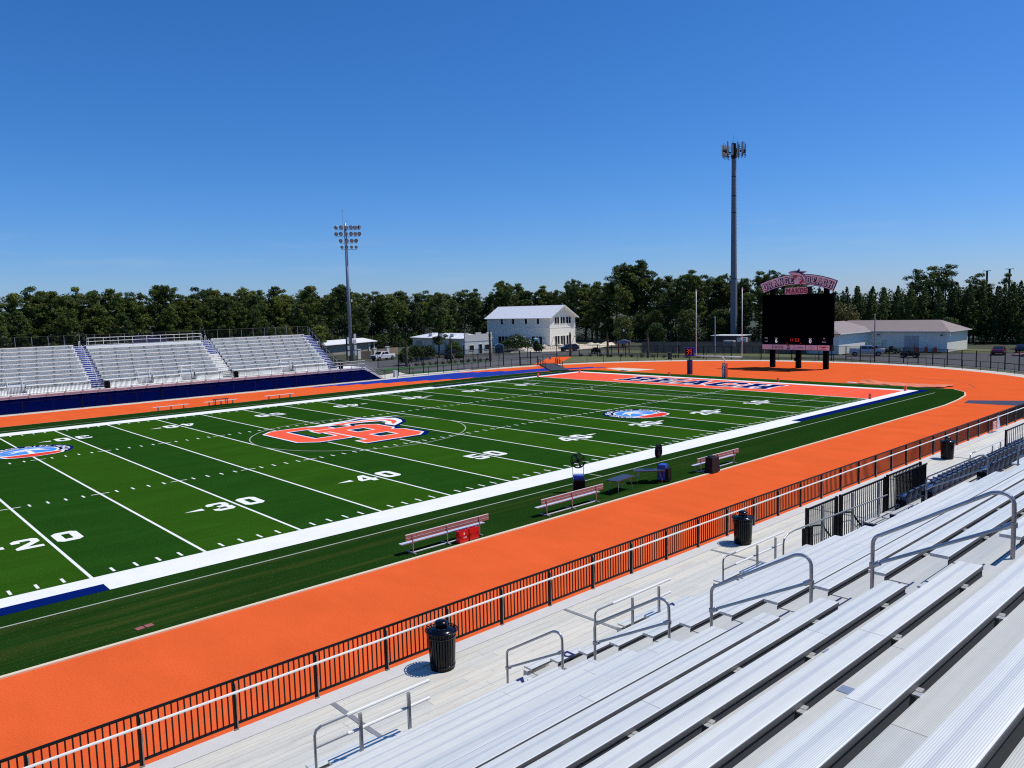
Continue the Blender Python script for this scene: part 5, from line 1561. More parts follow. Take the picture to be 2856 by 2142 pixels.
# tarp
o = thing('tarp', 'crumpled orange tarpaulin spread on the track beside the right corner of the field', 'tarp', (61.6, -21.5, 0))
m = MB(); NX, NY = 12, 30
vs = []
for i in range(NX + 1):
    for j in range(NY + 1):
        u, v = i / NX, j / NY
        y = -16.6 - 10.2 * v + .35 * math.sin(u * 6) * (v - .5)
        x = 59.9 + 3.3 * u + .3 * math.sin(v * 7) * (1 - u)
        vs.append((x - 61.6, y + 21.5, .03 + .07 * abs(math.sin(u * 9 + v * 13)) * abs(math.sin(v * 21 + u * 3)) + (.30 * math.exp(-((u - .8) ** 2 + (v - .08) ** 2) * 60)) + .10 * math.exp(-((v - .95) ** 2) * 90)))
m.add(vs, [(i * (NY + 1) + j, (i + 1) * (NY + 1) + j, (i + 1) * (NY + 1) + j + 1, i * (NY + 1) + j + 1) for i in range(NX) for j in range(NY)])
m.f = [tuple(reversed(f)) for f in m.f]
build(m, 'tarp_sheet', TARP, o)
o = tag(build(MB().box(-.35, .35, -.6, .6, 0, .09), 'rake_board', PALE), 'pale board lying on the track left of the orange tarpaulin', 'board'); o.location = (60.6, -16.0, .005)
o = tag(build(MB().box(-.35, .35, -.7, .7, 0, .08), 'take_off_board', PALE), 'pale take off board lying in front of the sand pit', 'board'); o.location = (60.9, 20.3, .062)

# =================================================================== BUILDINGS
def wbox(par, name, mt, *a):
    m = MB(); m.box(*a)
    return build(m, name, mt, par)
# two-storey white building: gable end faces -y
X0, X1, Y0, Y1 = 0., 9.9, 0., 25.4
wb = thing('two_storey_building', 'white two storey building with a white metal gable roof and dark openings', 'building', (111.4, 86.8, -.01))
wbox(wb, 'lower_wall', WBRICK, X0, X1, Y0, Y1, 0, 4.9)
m = MB(); m.box(X0, X1, Y0, Y1, 4.903, 7.8)
m.slab([[(X0, 7.8), (X1, 7.8), (X1 / 2, 10.7)]], lambda u, v: (u, Y0, v), lambda u, v: (u, Y1, v))
m.v = [(x, y + (0 if y > 1 else .0), z) for x, y, z in m.v]
build(m, 'upper_wall', WSIDE, wb)
wbox(wb, 'band_course', WHITEM, X0 - .05, X1 + .05, Y0 - .05, Y1 + .05, 4.82, 4.98)
m = MB()
for s in (0, 1):
    xe = -.55 if s == 0 else X1 + .55
    xr = X1 / 2
    zr, ze = 10.88, 7.52
    lo = [(xe, zr - (zr - ze)), (xr, zr), (xr, zr - .16), (xe, ze - .12)]
    m.slab([lo if s == 1 else lo], lambda u, v: (u, Y0 - .9, v), lambda u, v: (u, Y1 + .6, v))
build(m, 'roof', WROOF, wb)
m = MB()
for s in (0, 1):
    xe = -.57 if s == 0 else X1 + .57
    m.bar((xe, Y0 - .92, 7.42), (X1 / 2, Y0 - .92, 10.80), .05, .26)
build(m, 'rake_board', WHITEM, wb)
def window(par, x0, x1, z0, z1, face, at, n=1, name='window'):
    """face 'y-' : plane y=at ; 'x-' : plane x=at"""
    f = MB(); g = MB()
    w_ = .07
    def bx(m, a, b, c, d, p, q):
        if face == 'y-': m.box(a, b, at - q, at - p, c, d)
        else: m.box(at - q, at - p, a, b, c, d)
    for a, b, c, d in ((x0 - w_, x1 + w_, z0 - w_, z0), (x0 - w_, x1 + w_, z1, z1 + w_), (x0 - w_, x0, z0, z1), (x1, x1 + w_, z0, z1)): bx(f, a, b, c, d, -.02, .07)
    for i in range(1, n):
        q = x0 + (x1 - x0) * i / n; bx(f, q - .08, q + .08, z0, z1, -.02, .06)
    fr = build(f, name, WHITEM, par)
    bx(g, x0, x1, z0, z1, -.01, .02)
    build(g, 'pane', GLASS, fr)
    return fr
for a, b in ((1.9, 3.6), (4.1, 5.8), (6.3, 8.1)):
    window(wb, a, b, 5.95, 7.65, 'y-', 0, 2)
    window(wb, a, b, .05, 2.65, 'y-', 0, 2, 'shopfront')
for y in (3.9, 8.6, 13.8, 18.5): window(wb, y, y + .85, 5.95, 7.6, 'x-', 0)
window(wb, 2.9, 6.9, .05, 2.6, 'x-', 0, 3, 'garage_opening'); window(wb, 16.6, 20.6, .05, 2.5, 'x-', 0, 3, 'garage_opening')
for x, y in ((1.2, -.3), (9.3, -.3), (-.3, 2.0), (-.3, 7.7)):
    m = MB(); m.tube([(x, y, 2.25), (x, y * .3 if x > 0 else y, 2.5)], .03, 6); m.lathe([(.02, 2.3), (.22, 2.12), (.22, 2.08), (0, 2.12)], 12, (x, y)); build(m, 'wall_lamp', BLACK, wb)
# cream building with stepped parapet
cb = thing('cream_building', 'low cream building with a stepped parapet front and a white metal roof behind', 'building', (77.0, 80.2, 0), R(-6))
m = MB(); m.box(0, 7.6, 0, .35, 0, 4.45)
for a, b, h in ((0, 1.0, 4.95), (1.0, 3.2, 4.6), (3.2, 4.6, 4.98), (4.6, 6.3, 4.62), (6.3, 7.6, 4.95)): m.box(a, b, .002, .348, 4.44, h)
build(m, 'front_wall', CREAM, cb)
m = MB(); m.box(.002, 7.5, .35, 24.3, 0, 3.7); build(m, 'side_wall', CREAM, cb)
wbox(cb, 'band_course', mat('grey_band', (.40, .44, .46), .7), -.03, 7.65, -.04, .36, 2.95, 3.12)
m = MB()
m.add([(-.6, .4, 3.62), (8.2, .4, 3.62), (8.2, 24.9, 3.62), (-.6, 24.9, 3.62), (3.8, 5.5, 4.75), (3.8, 20.5, 4.75), (-.6, .4, 3.72), (8.2, .4, 3.72), (8.2, 24.9, 3.72), (-.6, 24.9, 3.72)], [(6, 7, 4), (7, 8, 5, 4), (8, 9, 5), (9, 6, 4, 5), (0, 1, 7, 6), (1, 2, 8, 7), (2, 3, 9, 8), (3, 0, 6, 9), (3, 2, 1, 0)])
build(m, 'roof', WROOF, cb)
for y in (6, 11, 16): wbox(cb, 'roof_vent', WHITEM, .8, 1.8, y, y + 1.6, 4.1, 4.75)
for a, b in ((1.2, 2.4), (5.5, 6.8)): window(cb, a, b, .95, 2.1, 'y-', 0, 1)
f = window(cb, 3.85, 4.7, .05, 2.25, 'y-', 0, 1, 'door')
window(cb, 1.0, 2.1, 1.0, 2.1, 'x-', 0, 1); window(cb, -.2 + .5, 1.2 - .4, .05, 2.2, 'x-', 0, 1, 'door')
for a, b in ((8, 9.2), (13.5, 14.7), (19.5, 22.5)): m = MB(); m.box(-.06, .05, a, b, .05, 2.9); build(m, 'side_door', mat('cream_door', (.42, .41, .37), .7), cb)
# long low building at the left
lb = thing('low_building', 'long low tan building with a white roof behind the floodlight mast', 'building', (56.5, 109.5, 0), R(22))
wbox(lb, 'wall', mat('tan_wall', (.30, .27, .22), .8), -5, 20.0, 0, 8, 0, 2.9)
m = MB(); m.slab([[(-.9, 2.75), (4, 3.6), (9, 2.75), (9, 2.62), (-.9, 2.62)]], lambda u, v: (-6, u, v), lambda u, v: (22.0, u, v)); build(m, 'roof', WROOF, lb)
for x in (18.9, 21.2): m = MB(); m.box(x - .12, x + .12, -.3, -.1, 0, 2.7); build(m, 'porch_post', CREAM, lb)
# white hangar-like building at the right with tan hip roofs
rb = thing('white_storehouse', 'white L shaped storehouse with tan hip roofs behind the scoreboard', 'building', (122.2, -6.5, 0))
m = MB(); m.box(0, 11, 0, 21.5, 0, 3.9); m.box(-13.3, .003, 14.4, 24, .002, 3.9); build(m, 'wall', STUCCO, rb)
def hip(m, x0, x1, y0, y1, z, h, o=.5, inset=None):
    x0 -= o; x1 += o; y0 -= o; y1 += o
    if (x1 - x0) > (y1 - y0):
        i = (y1 - y0) / 2 if inset is None else inset
        r = [(x0 + i, (y0 + y1) / 2, z + h), (x1 - i, (y0 + y1) / 2, z + h)]
        F = [(4, 5, 9, 8), (5, 6, 9), (6, 7, 8, 9), (7, 4, 8)]
    else:
        i = (x1 - x0) / 2 if inset is None else inset
        r = [((x0 + x1) / 2, y0 + i, z + h), ((x0 + x1) / 2, y1 - i, z + h)]
        F = [(4, 5, 8), (5, 6, 9, 8), (6, 7, 9), (7, 4, 8, 9)]
    m.add([(x0, y0, z - .15), (x1, y0, z - .15), (x1, y1, z - .15), (x0, y1, z - .15), (x0, y0, z), (x1, y0, z), (x1, y1, z), (x0, y1, z)] + r, F + [(0, 1, 5, 4), (1, 2, 6, 5), (2, 3, 7, 6), (3, 0, 4, 7), (3, 2, 1, 0)])
m = MB(); hip(m, 0, 11, 0, 24, 3.9, 2.0, .55, 3.6); build(m, 'roof', BROWNROOF, rb)
m = MB(); hip(m, -13.3, 3, 14.4, 24, 3.895, 2.1, .55, 4.2); build(m, 'roof', BROWNROOF, rb)
m = MB()
for a, b in (((-.57, -.57, 3.86), (-.57, 13.9, 3.86)), ((-.5, -.58, 3.86), (11.6, -.58, 3.86)), ((-13.9, 13.82, 3.86), (-.6, 13.82, 3.86))): m.bar(a, b, .07, .16)
build(m, 'gutter', WHITEM, rb)
m = MB(); m.box(-.05, .05, 5.0, 7.6, 0, 3.05)
for i in range(12): m.box(-.075, -.05, 5.0, 7.6, .1 + i * .25, .27 + i * .25)
build(m, 'roller_door', mat('roller_grey', (.46, .46, .46), .5, .2), rb)
m = MB(); m.box(-.05, .05, 11.0, 12.0, 0, 2.2); build(m, 'door', mat('pale_door', (.66, .66, .64), .6), rb)
for x, y in ((-.35, 12.4), (-.3, .9), (-.1, -.4)):
    m = MB(); m.box(x - .2, x + .15, y - .15, y + .15, 3.1, 3.3); build(m, 'wall_lamp', BLACK if x < -.2 else WHITEM, rb)
# equipment hut below the tower and board fence
hut = thing('equipment_hut', 'dark flat roofed equipment hut with white roof edge at the foot of the mobile mast', 'hut', (126, 40, 0), R(4))
wbox(hut, 'wall', mat('hut_brown', (.06, .05, .045), .8), 0, 5, -1, 6.5, 0, 2.5)
wbox(hut, 'roof', WHITEM, -.2, 5.2, -1.2, 6.7, 2.5, 2.62)
wbox(hut, 'air_conditioner', mat('beige_metal', (.62, .60, .54), .5), -.6, .1, -2.7, -1.6, .9, 2.2)
wbox(hut, 'air_conditioner', mat('beige_metal', (.62, .60, .54), .5), -.6, .1, -1.4, -.4, 1.0, 2.1)
wbox(hut, 'cabinet', mat('beige_metal', (.62, .60, .54), .5), -3.0, -2.0, -.8, 1.8, 0, 1.6)
def board_fence(pts, name, label, h, mt=WOOD, bw=.16):
    o = thing(name, label, 'fence', (*pts[0], 0))
    m = MB()
    for a, b in zip(pts, pts[1:]):
        L = math.dist(a, b); n = int(L / bw)
        dx, dy = (b[0] - a[0]) / L, (b[1] - a[1]) / L
        for k in range(n):
            p = (a[0] + dx * k * bw, a[1] + dy * k * bw); q = (p[0] + dx * (bw - .02), p[1] + dy * (bw - .02))
            hh = h + random.uniform(-.03, .03)
            m.bar((p[0], p[1], hh / 2), (q[0], q[1], hh / 2), .03, hh)
    build(m, 'boards', mt, o, ws=True)
    return o
board_fence([(99.5, 47), (101.5, 39), (107, 22), (108.5, 14)], 'board_fence', 'grey weathered board fence behind the goal post and the thin lamp pole', 2.35)
board_fence([(56.2, 92.5), (59.0, 91.5), (65.2, 95.2), (71.9, 99.8)], 'board_fence', 'brown board fence with cream piers behind the white pickup at the left', 1.75, mat('brown_boards', (.26, .19, .13), .85, var=.25, sc=2), .22)
for x, y, lab in ((56.2, 92.2, 'cream pier nearest the light pole in the brown board fence'), (60.2, 92.0, 'cream pier in the brown board fence behind the pickup bonnet'), (66.0, 95.6, 'cream pier in the brown board fence beyond the pickup')):
    m = MB(); m.box(-.35, .35, -.35, .35, 0, 2.1); m.box(-.42, .42, -.42, .42, 2.1, 2.25)
    o = build(m, 'fence_pier', CREAM); o.location = (x, y, 0); tag(o, lab, 'pier')

# =================================================================== MASTS AND LAMPS
# sports floodlight
fl = thing('floodlight_mast', 'tall floodlight mast with four rows of round lamps', 'floodlight', (52.05, 88.4, 0))
m = MB(); m.tube([(0, 0, 0), (0, 0, 15), (0, 0, 29.2)], .48, 16, r2=.24); build(m, 'mast', GREYBOX, fl, smooth=True)
dr = Vector((.86, -.51, 0))      # crossarm direction, broadside to the field
fw = Vector((-.51, -.86, 0))
for zc, us in ((28.35, (-1.9, -.85, .25, 1.2, 2.05, 2.9)), (27.0, (-1.9, -.95, .1, 1.15, 2.05, 2.9)), (25.55, (-1.05, .2, 1.25, 2.15)), (24.2, (-.85, .15, 1.15, 2.1))):
    m = MB(); a = dr * (us[0] - .2); b = dr * (us[-1] + .1); m.bar((a.x, a.y, zc - .45), (b.x, b.y, zc - .45), .09, .09); build(m, 'crossarm', GALV, fl)
    for i, u in enumerate(us):
        p = dr * u + fw * .35
        m = MB()
        yaw = random.uniform(-.5, .5) + (.5 if u > .3 and zc > 28 else 0)
        d = (fw * math.cos(yaw) + dr * math.sin(yaw)).normalized()
        d = (d + Vector((0, 0, -.35))).normalized()
        c = Vector((p.x, p.y, zc))
        rr = .40 if zc > 25 else .30
        m.tube([c - d * .35, c - d * .15, c + d * .12], .16, 14, cap=True); m2 = MB()
        m.tube([c - d * .16, c + d * .16], rr, 16)
        lp_ = build(m, 'lamp_housing', BLACK if i % 2 or zc < 25 else GREYBOX, fl)
        m = MB(); m.tube([c + d * .16, c + d * .18], rr * .9, 16); build(m, 'lens', LENS, lp_)
m = MB(); m.tube([(-.4, .2, 28.6), (-.4, .2, 32.0)], .03, 6); m.blob((-.4, .2, 32.0), (.12, .12, .12), 8, 5); build(m, 'lightning_rod', GALV, fl)
for i, z in enumerate((1.2, 2.4, 3.6, 4.8)):
    m = MB(); m.box(.45, 1.0, -.7, -.35, z, z + 1.0); build(m, 'control_cabinet', mat('pale_cabinet', (.60, .61, .62), .5, .2), fl)
for z in (1.2, 2.4, 4.2):
    m = MB(); m.box(-.95, -.5, -.3, .0, z, z + .9); build(m, 'control_cabinet', mat('pale_cabinet', (.60, .61, .62), .5, .2), fl)
m = MB(); m.box(.4, .6, -.5, -.3, 12.6, 13.2); build(m, 'camera_box', WHITEM, fl)
# mobile phone mast
ct = thing('cell_mast', 'very tall steel mobile phone mast crowned by panel antennas', 'mast', (142.6, 51.0, 0))
m = MB(); m.tube([(0, 0, 0), (0, 0, 24), (0, 0, 47)], .84, 12, r2=.5); build(m, 'mast', mat('mast_grey', (.17, .18, .20), .6, .2, var=.1, sc=1), ct)
m = MB()
for z in (16.3, 33.0, 37.2, 42): m.tube([(0, 0, z), (0, 0, z + .12)], .84 - z * .0072 + .05, 12)
for k in range(44): m.bar((-.72, -.2, 2 + k), (-.98, -.25, 2 + k), .03, .03); m.bar((.2, -.75, 2 + k), (.25, -1.0, 2 + k), .03, .03)
build(m, 'climbing_pegs', BLACK, ct)
m = MB(); m.bar((.60, -.62, 2), (.42, -.42, 46), .22, .10); build(m, 'cable_tray', mat('pale_tray', (.55, .56, .56), .4, .5), ct)
m = MB()
pr_ = []
for s in range(3):
    a0 = R(-20 + 120 * s)
    c = Vector((math.cos(a0), math.sin(a0), 0)); t = Vector((-c.y, c.x, 0))
    for zz in (47.2, 49.0):
        m.bar(tuple(c * .5 + Vector((0, 0, zz))), tuple(c * 1.9 + Vector((0, 0, zz))), .12, .12)
        m.bar(tuple(c * 1.9 - t * 1.9 + Vector((0, 0, zz))), tuple(c * 1.9 + t * 1.9 + Vector((0, 0, zz))), .09, .09)
    for u in (-1.8, -.65, .65, 1.8):
        p = c * 2.0 + t * u; pr_.append((p, c, a0))
        m.tube([tuple(p + Vector((0, 0, 46.5))), tuple(p + Vector((0, 0, 50.3)))], .045, 6)
        m.box(p.x - .18 - c.x * .3, p.x + .18 - c.x * .3, p.y - .18 - c.y * .3, p.y + .18 - c.y * .3, 47.4 + random.random(), 48.6)
m.tube([(0, 0, 46.5), (0, 0, 50.2)], .62, 10); m.tube([(.15, .1, 50), (.15, .1, 52.3)], .03, 5)
build(m, 'antenna_frame', BLACK, ct)
for i, (p, c, a0) in enumerate(pr_):
    m = MB(); q = p + c * .22; t = Vector((-c.y, c.x, 0))
    hw = .26 if i % 2 else .17
    z0 = 47.0 + (i % 3) * .25
    vs = [q + t * (sx * hw) + c * (sy * .1) + Vector((0, 0, z)) for z in (z0, z0 + 2.9 - (i % 2) * .3) for sx, sy in ((-1, -1), (1, -1), (1, 1), (-1, 1))]
    m.add(vs, [(3, 2, 1, 0), (4, 5, 6, 7), (0, 1, 5, 4), (1, 2, 6, 5), (2, 3, 7, 6), (3, 0, 4, 7)])
    build(m, 'panel_antenna', mat('antenna_grey', (.50, .49, .46), .5), ct)
    m = MB()
    for k in (-.1, .1):
        m.tube([tuple(q + t * k + Vector((0, 0, z0))), tuple(q + t * k * 2 - c * .05 + Vector((0, 0, z0 - .5))), tuple(q - c * .4 + Vector((0, 0, z0 - .55)))], .03, 5)
    build(m, 'feeder_cable', BLACK, ct)
for x, y, h, lab in ((104.1, -.7, 7.6, 'thin grey lamp pole in front of the white storehouse'), (95.7, 26.2, 7.6, 'thin grey lamp pole in front of the grey board fence')):
    o = thing('lamp_pole', lab, 'lamp pole', (x, y, 0)); m = MB(); m.tube([(0, 0, 0), (0, 0, h)], .14, 8, r2=.10); build(m, 'pole', mat('pole_grey', (.40, .39, .37), .6), o)
    m = MB(); m.box(-.35, .1, -.12, .12, h - .05, h + .08); build(m, 'lamp_head', mat('greenish_head', (.25, .38, .32), .5), o)
for x, y, h, lab in ((249, 24, 18.2, 'distant double lamp mast above the trees, left of the two at the right edge'), (254, 19, 18.6, 'distant double lamp mast above the trees, right of the two at the right edge')):
    o = thing('lamp_mast', lab, 'lamp mast', (x, y, 0)); m = MB(); m.tube([(0, 0, 0), (0, 0, h)], .3, 8); build(m, 'pole', BLACK, o)
    m = MB(); m.bar((.3, -1.1, h), (-.3, 1.1, h), .25, .2); build(m, 'lamp_heads', GREYBOX, o)
o = thing('street_lamp', 'small street lamp with a round head at the dark forest edge near the gateway sign', 'street lamp', (97.6, 50.5, 0))
m = MB(); m.tube([(0, 0, 0), (0, 0, 4.6)], .06, 6); build(m, 'pole', BLACK, o); m = MB(); m.blob((0, 0, 4.8), (.22, .22, .28), 10, 6); build(m, 'globe', mat('pale_globe', (.45, .48, .5), .4), o)

# =================================================================== VEHICLES
def wheel(par, x, y, r=.40):
    m = MB(); m.tube([(x, y - .12, r), (x, y + .12, r)], r, 18); t = build(m, 'wheel', TYRE, par)
    m = MB(); s = -1 if y < 0 else 1; m.tube([(x, y + s * .125, r), (x, y + s * .135, r)], r * .58, 12); build(m, 'rim', mat('alloy_rim', (.35, .35, .36), .3, .7), t)
def profile_body(par, pts, hw, mt, name='body', taper=.0):
    m = MB(); m.slab([pts], lambda u, v: (u, -hw + taper * max(0, v - 1.0), v), lambda u, v: (u, hw - taper * max(0, v - 1.0), v)); 
    return build(m, name, mt, par)
def pickup(x, y, rz, lab, paint, z=0.):
    o = thing('pickup_truck', lab, 'pickup truck', (x, y, z), rz)
    profile_body(o, [(-2.85, .55), (-2.9, .95), (-2.8, 1.18), (-1.55, 1.28), (-.95, 1.85), (-.7, 1.9), (.95, 1.9), (1.15, 1.35), (2.85, 1.32), (2.9, .6), (2.4, .5), (2.3, .75), (1.95, .9), (1.6, .75), (1.5, .48), (-1.4, .48), (-1.5, .75), (-1.9, .92), (-2.25, .75), (-2.35, .5)], .96, paint, 'body', .18)
    m = MB(); m.box(1.18, 2.8, -.82, .82, 1.05, 1.34); build(m, 'cargo_bed', BLACK, o)
    for s in (-1, 1):
        m = MB()
        yy = s * .99
        for a in ([(-1.25, 1.32), (-.78, 1.78), (-.25, 1.8), (-.25, 1.32)], [(-.15, 1.32), (-.15, 1.8), (.8, 1.8), (.95, 1.32)]):
            m.slab([a], lambda u, v: (u, s * (.965 - .18 * max(0, v - 1)), v), lambda u, v: (u, s * (.90 - .18 * max(0, v - 1)), v))
            m.v = m.v
        m.v = [(u, v + s * .006, q) for u, v, q in m.v]
        build(m, 'side_window', GLASS, o)
        m = MB(); m.box(-1.15, -.95, s * 1.0, s * 1.18, 1.3, 1.5); build(m, 'mirror', BLACK, o)
        m = MB(); m.box(-2.93, -2.86, s * .6, s * .88, .9, 1.1); build(m, 'headlight', mat('lamp_glass', (.6, .6, .62), .15), o)
    m = MB(); m.add([(-1.56, -.78, 1.30), (-1.56, .78, 1.30), (-.98, .70, 1.86), (-.98, -.70, 1.86)], [(0, 1, 2, 3)]); m.v = [(u - .02, v, q + .02) for u, v, q in m.v]; build(m, 'windscreen', GLASS, o)
    m = MB(); m.box(-2.95, -2.86, -.55, .55, .7, 1.08); m.box(-2.98, -2.85, -.95, .95, .48, .66); build(m, 'grille', mat('dark_grille', (.04, .04, .045), .4), o)
    for u in (-1.9, 1.95):
        for s in (-1, 1): wheel(o, u, s * .86)
    return o
pickup(57.0, 83.7, R(12), 'white pickup truck parked in front of the brown board fence behind the light pole', CARW)
pickup(108.6, 95.0, R(-60), 'white pickup truck parked beside the blue portable toilet at the two storey building', CARW)
pickup(107.4, 2.1, R(118), 'silver grey pickup truck parked before the white storehouse, facing left', CARS)
def suv(x, y, rz, lab, paint, sedan=False):
    o = thing('parked_car', lab, 'car', (x, y, 0), rz)
    if sedan: pts = [(-2.3, .5), (-2.35, .8), (-2.1, .95), (-1.1, 1.02), (-.5, 1.42), (.8, 1.44), (1.5, 1.08), (2.25, 1.02), (2.35, .55), (1.8, .3), (1.2, .3), (-1.1, .3), (-1.8, .3)]
    else: pts = [(-2.2, .5), (-2.3, .9), (-2.1, 1.05), (-1.2, 1.15), (-.6, 1.6), (-.2, 1.68), (1.6, 1.68), (2.1, 1.2), (2.25, .6), (1.8, .35), (-1.8, .35)]
    profile_body(o, pts, .90, paint, 'body', .22)
    top = 1.38 if sedan else 1.6
    for s in (-1, 1):
        m = MB(); zz = 1.06 if sedan else 1.18
        m.slab([[(-.95 if not sedan else -.85, zz), (-.45, top), (.75 if sedan else 1.5, top), (1.25 if sedan else 1.9, zz)]], lambda u, v: (u, s * (.905 - .22 * max(0, v - 1)), v), lambda u, v: (u, s * (.85 - .22 * max(0, v - 1)), v))
        m.v = [(u, v + s * .006, q) for u, v, q in m.v]
        build(m, 'side_window', GLASS, o)
        m = MB(); m.box(2.26 if sedan else 2.2, 2.37 if sedan else 2.28, s * .5, s * .85, .72, .95); build(m, 'tail_light', REDPAINT, o)
    m = MB()
    if sedan: m.add([(.85, -.72, 1.43), (.85, .72, 1.43), (1.5, .78, 1.1), (1.5, -.78, 1.1)], [(3, 2, 1, 0)])
    else: m.add([(1.63, -.7, 1.62), (1.63, .7, 1.62), (2.08, .78, 1.24), (2.08, -.78, 1.24)], [(3, 2, 1, 0)])
    m.v = [(u + .02, v, q + .015) for u, v, q in m.v]; build(m, 'rear_window', GLASS, o)
    m = MB(); z1, z2 = (1.04, 1.4) if sedan else (1.17, 1.6)
    m.add([(-1.08, -.78, z1), (-1.08, .78, z1), (-.52, .7, z2), (-.52, -.7, z2)], [(0, 1, 2, 3)]); m.v = [(u - .03, v, q + .02) for u, v, q in m.v]; build(m, 'windscreen', GLASS, o)
    for u in (-1.4, 1.4):
        for s in (-1, 1): wheel(o, u, s * .82, .33)
    return o
suv(97.3, 66.7, R(-28), 'black compact van parked on the road below the two storey building', CARB)
suv(119.0, -15.9, R(190), 'dark red saloon car parked at the right, seen from behind', CARR, True)
suv(127.5, -17.4, R(185), 'black car half hidden in the shade at the right of the red car', CARB, True)
suv(130.5, -19.6, R(170), 'white car half hidden behind a bank at the far right', CARW, True)
suv(67.9, 73.5, R(30), 'dark car parked in the shade behind the bushes near the big pine', CARB)
def cart(x, y, rz, lab, colr, roof=True, h=1.9):
    o = thing('utility_cart', lab, 'cart', (x, y, 0), rz)
    m = MB(); m.box(-1.4, 1.4, -.65, .65, .35, .62); m.box(-1.4, -.8, -.6, .6, .6, .95); m.box(.5, 1.4, -.65, .65, .6, .85); build(m, 'body', colr, o)
    m = MB(); m.box(-.45, .1, -.55, .55, .6, .85); m.box(.05, .2, -.55, .55, .8, 1.3); build(m, 'seat', BLACK, o)
    if roof:
        m = MB(); m.box(-.9, .9, -.65, .65, h - .07, h); build(m, 'canopy', mat('green_canopy', (.05, .20, .10), .5) if roof == 2 else BLACK, o)
        m = MB()
        for u in (-.8, .4):
            for s in (-.58, .58): m.tube([(u, s, .6), (u, s, h - .06)], .025, 5)
        build(m, 'frame_post', BLACK, o)
    for u in (-.95, .95):
        for s in (-1, 1): wheel(o, u, s * .62, .32)
    return o
cart(105.9, -6.0, R(95), 'dark utility buggy with a roll cage parked right of the silver pickup', BLACK, 1)
cart(115.5, 3.6, R(90), 'golf cart with a green canopy behind the silver pickup', mat('beige_body', (.55, .54, .48), .5), 2, 2.1)
cart(116.5, 1.2, R(80), 'small trailer cart with rails beside the golf cart at the storehouse', mat('dark_green', (.05, .08, .05), .6), 0)
cart(93.5, 55.0, R(60), 'dark golf cart in tree shade on the road left of the gateway sign', BLACK, 1)
def cone(x, y, lab):
    o = thing('traffic_barrel', lab, 'barrel', (x, y, 0)); m = MB(); m.lathe([(0, 0), (.32, 0), (.28, .9), (.2, 1.0), (0, 1.0)], 12); build(m, 'barrel', mat('safety_orange', (.75, .07, .03), .5), o)
for i, (x, y) in enumerate(((120.6, -3.4), (120.5, -1.6), (121.0, -4.9))): cone(x, y, ('red safety barrel at the storehouse wall, middle of three', 'red safety barrel at the storehouse wall, nearest the roller door', 'red safety barrel at the storehouse wall, nearest the corner')[i])
for x, y in ((121.6, -3.2), (121.6, -1.0)):
    m = MB(); m.tube([(0, 0, 0), (0, 0, 1.5)], .05, 6); o = build(m, 'bollard', REDPAINT); o.location = (x, y, 0); tag(o, 'tall red bollard at the storehouse wall, %s' % ('right one' if y < -2 else 'left one'), 'bollard')
# shipping container at the right edge
o = thing('shipping_container', 'dark blue shipping container with a white door notice at the right edge', 'container', (117.8, -22.0, .3))
m = MB(); m.box(-1.2, 5, -1.4, 1.25, 0, 2.6)
for i in range(9): m.box(-1.26, -1.2, -1.3 + i * .3, -1.18 + i * .3, .1, 2.5)
build(m, 'shell', CONTB, o)
m = MB(); m.box(-1.3, -1.26, .1, 1.0, 1.8, 2.15); build(m, 'notice', mat('pale_notice', (.6, .65, .65), .5), o)
m = MB(); m.box(-1.6, 3, -1.3, 3.4, -.3, -.02); build(m, 'loading_deck', RUST, o)
# portable toilet
o = thing('portable_toilet', 'blue grey portable toilet with a white roof in front of the two storey building', 'toilet', (108.6, 89.0, 0), R(-20))
wbox(o, 'cabin', PORTA, -.6, .6, -.6, .6, 0, 2.1)
m = MB(); m.lathe([(.86, 2.1), (.80, 2.25), (.5, 2.38), (0, 2.42)], 4); build(m, 'roof', mat('pale_blue_roof', (.62, .70, .72), .5), o)
wbox(o, 'door', mat('light_blue_door', (.16, .34, .42), .5), -.45, .45, -.63, -.602, .15, 1.95)
# arched estate sign, gateway sign
o = thing('arched_sign', 'small blue grey arched sign beside the cream building', 'sign', (84.6, 77.0, 0), R(-35))
m = MB(); m.slab([[(-1.1, 0), (1.1, 0), (1.1, 1.7)] + [(1.1 * math.cos(R(a)), 1.7 + .55 * math.sin(R(a))) for a in range(15, 166, 15)] + [(-1.1, 1.7)]], lambda u, v: (u, -.1, v), lambda u, v: (u, .1, v)); build(m, 'sign_edge', mat('pale_edge', (.6, .62, .62), .5), o)
m = MB(); m.slab([[(-.95, .1), (.95, .1), (.95, 1.65)] + [(.95 * math.cos(R(a)), 1.65 + .45 * math.sin(R(a))) for a in range(15, 166, 15)] + [(-.95, 1.65)]], lambda u, v: (u, -.12, v), lambda u, v: (u, -.09, v)); build(m, 'sign_face', mat('slate_face', (.06, .09, .12), .5), o)
o = thing('gateway_sign', 'arched gateway sign on two red posts at the edge of the dark woods', 'sign', (95.8, 49.0, 0), R(-62))
for s in (-1.15, 1.15): wbox(o, 'post', REDPAINT, s - .12, s + .12, -.12, .12, 0, 2.6)
m = MB(); m.slab([[(-1.5, 2.1), (1.5, 2.1), (1.5, 2.6), (.8, 2.8), (.3, 3.05), (-.3, 3.05), (-.8, 2.8), (-1.5, 2.6)]], lambda u, v: (u, -.12, v), lambda u, v: (u, .12, v)); build(m, 'sign_board', mat('shaded_board', (.42, .38, .42), .6), o)
m = MB(); m.box(-.9, .9, -.15, -.125, 2.25, 2.36); m.box(-.7, .7, -.15, -.125, 2.5, 2.6); build(m, 'sign_stripes', NAVYP, o)
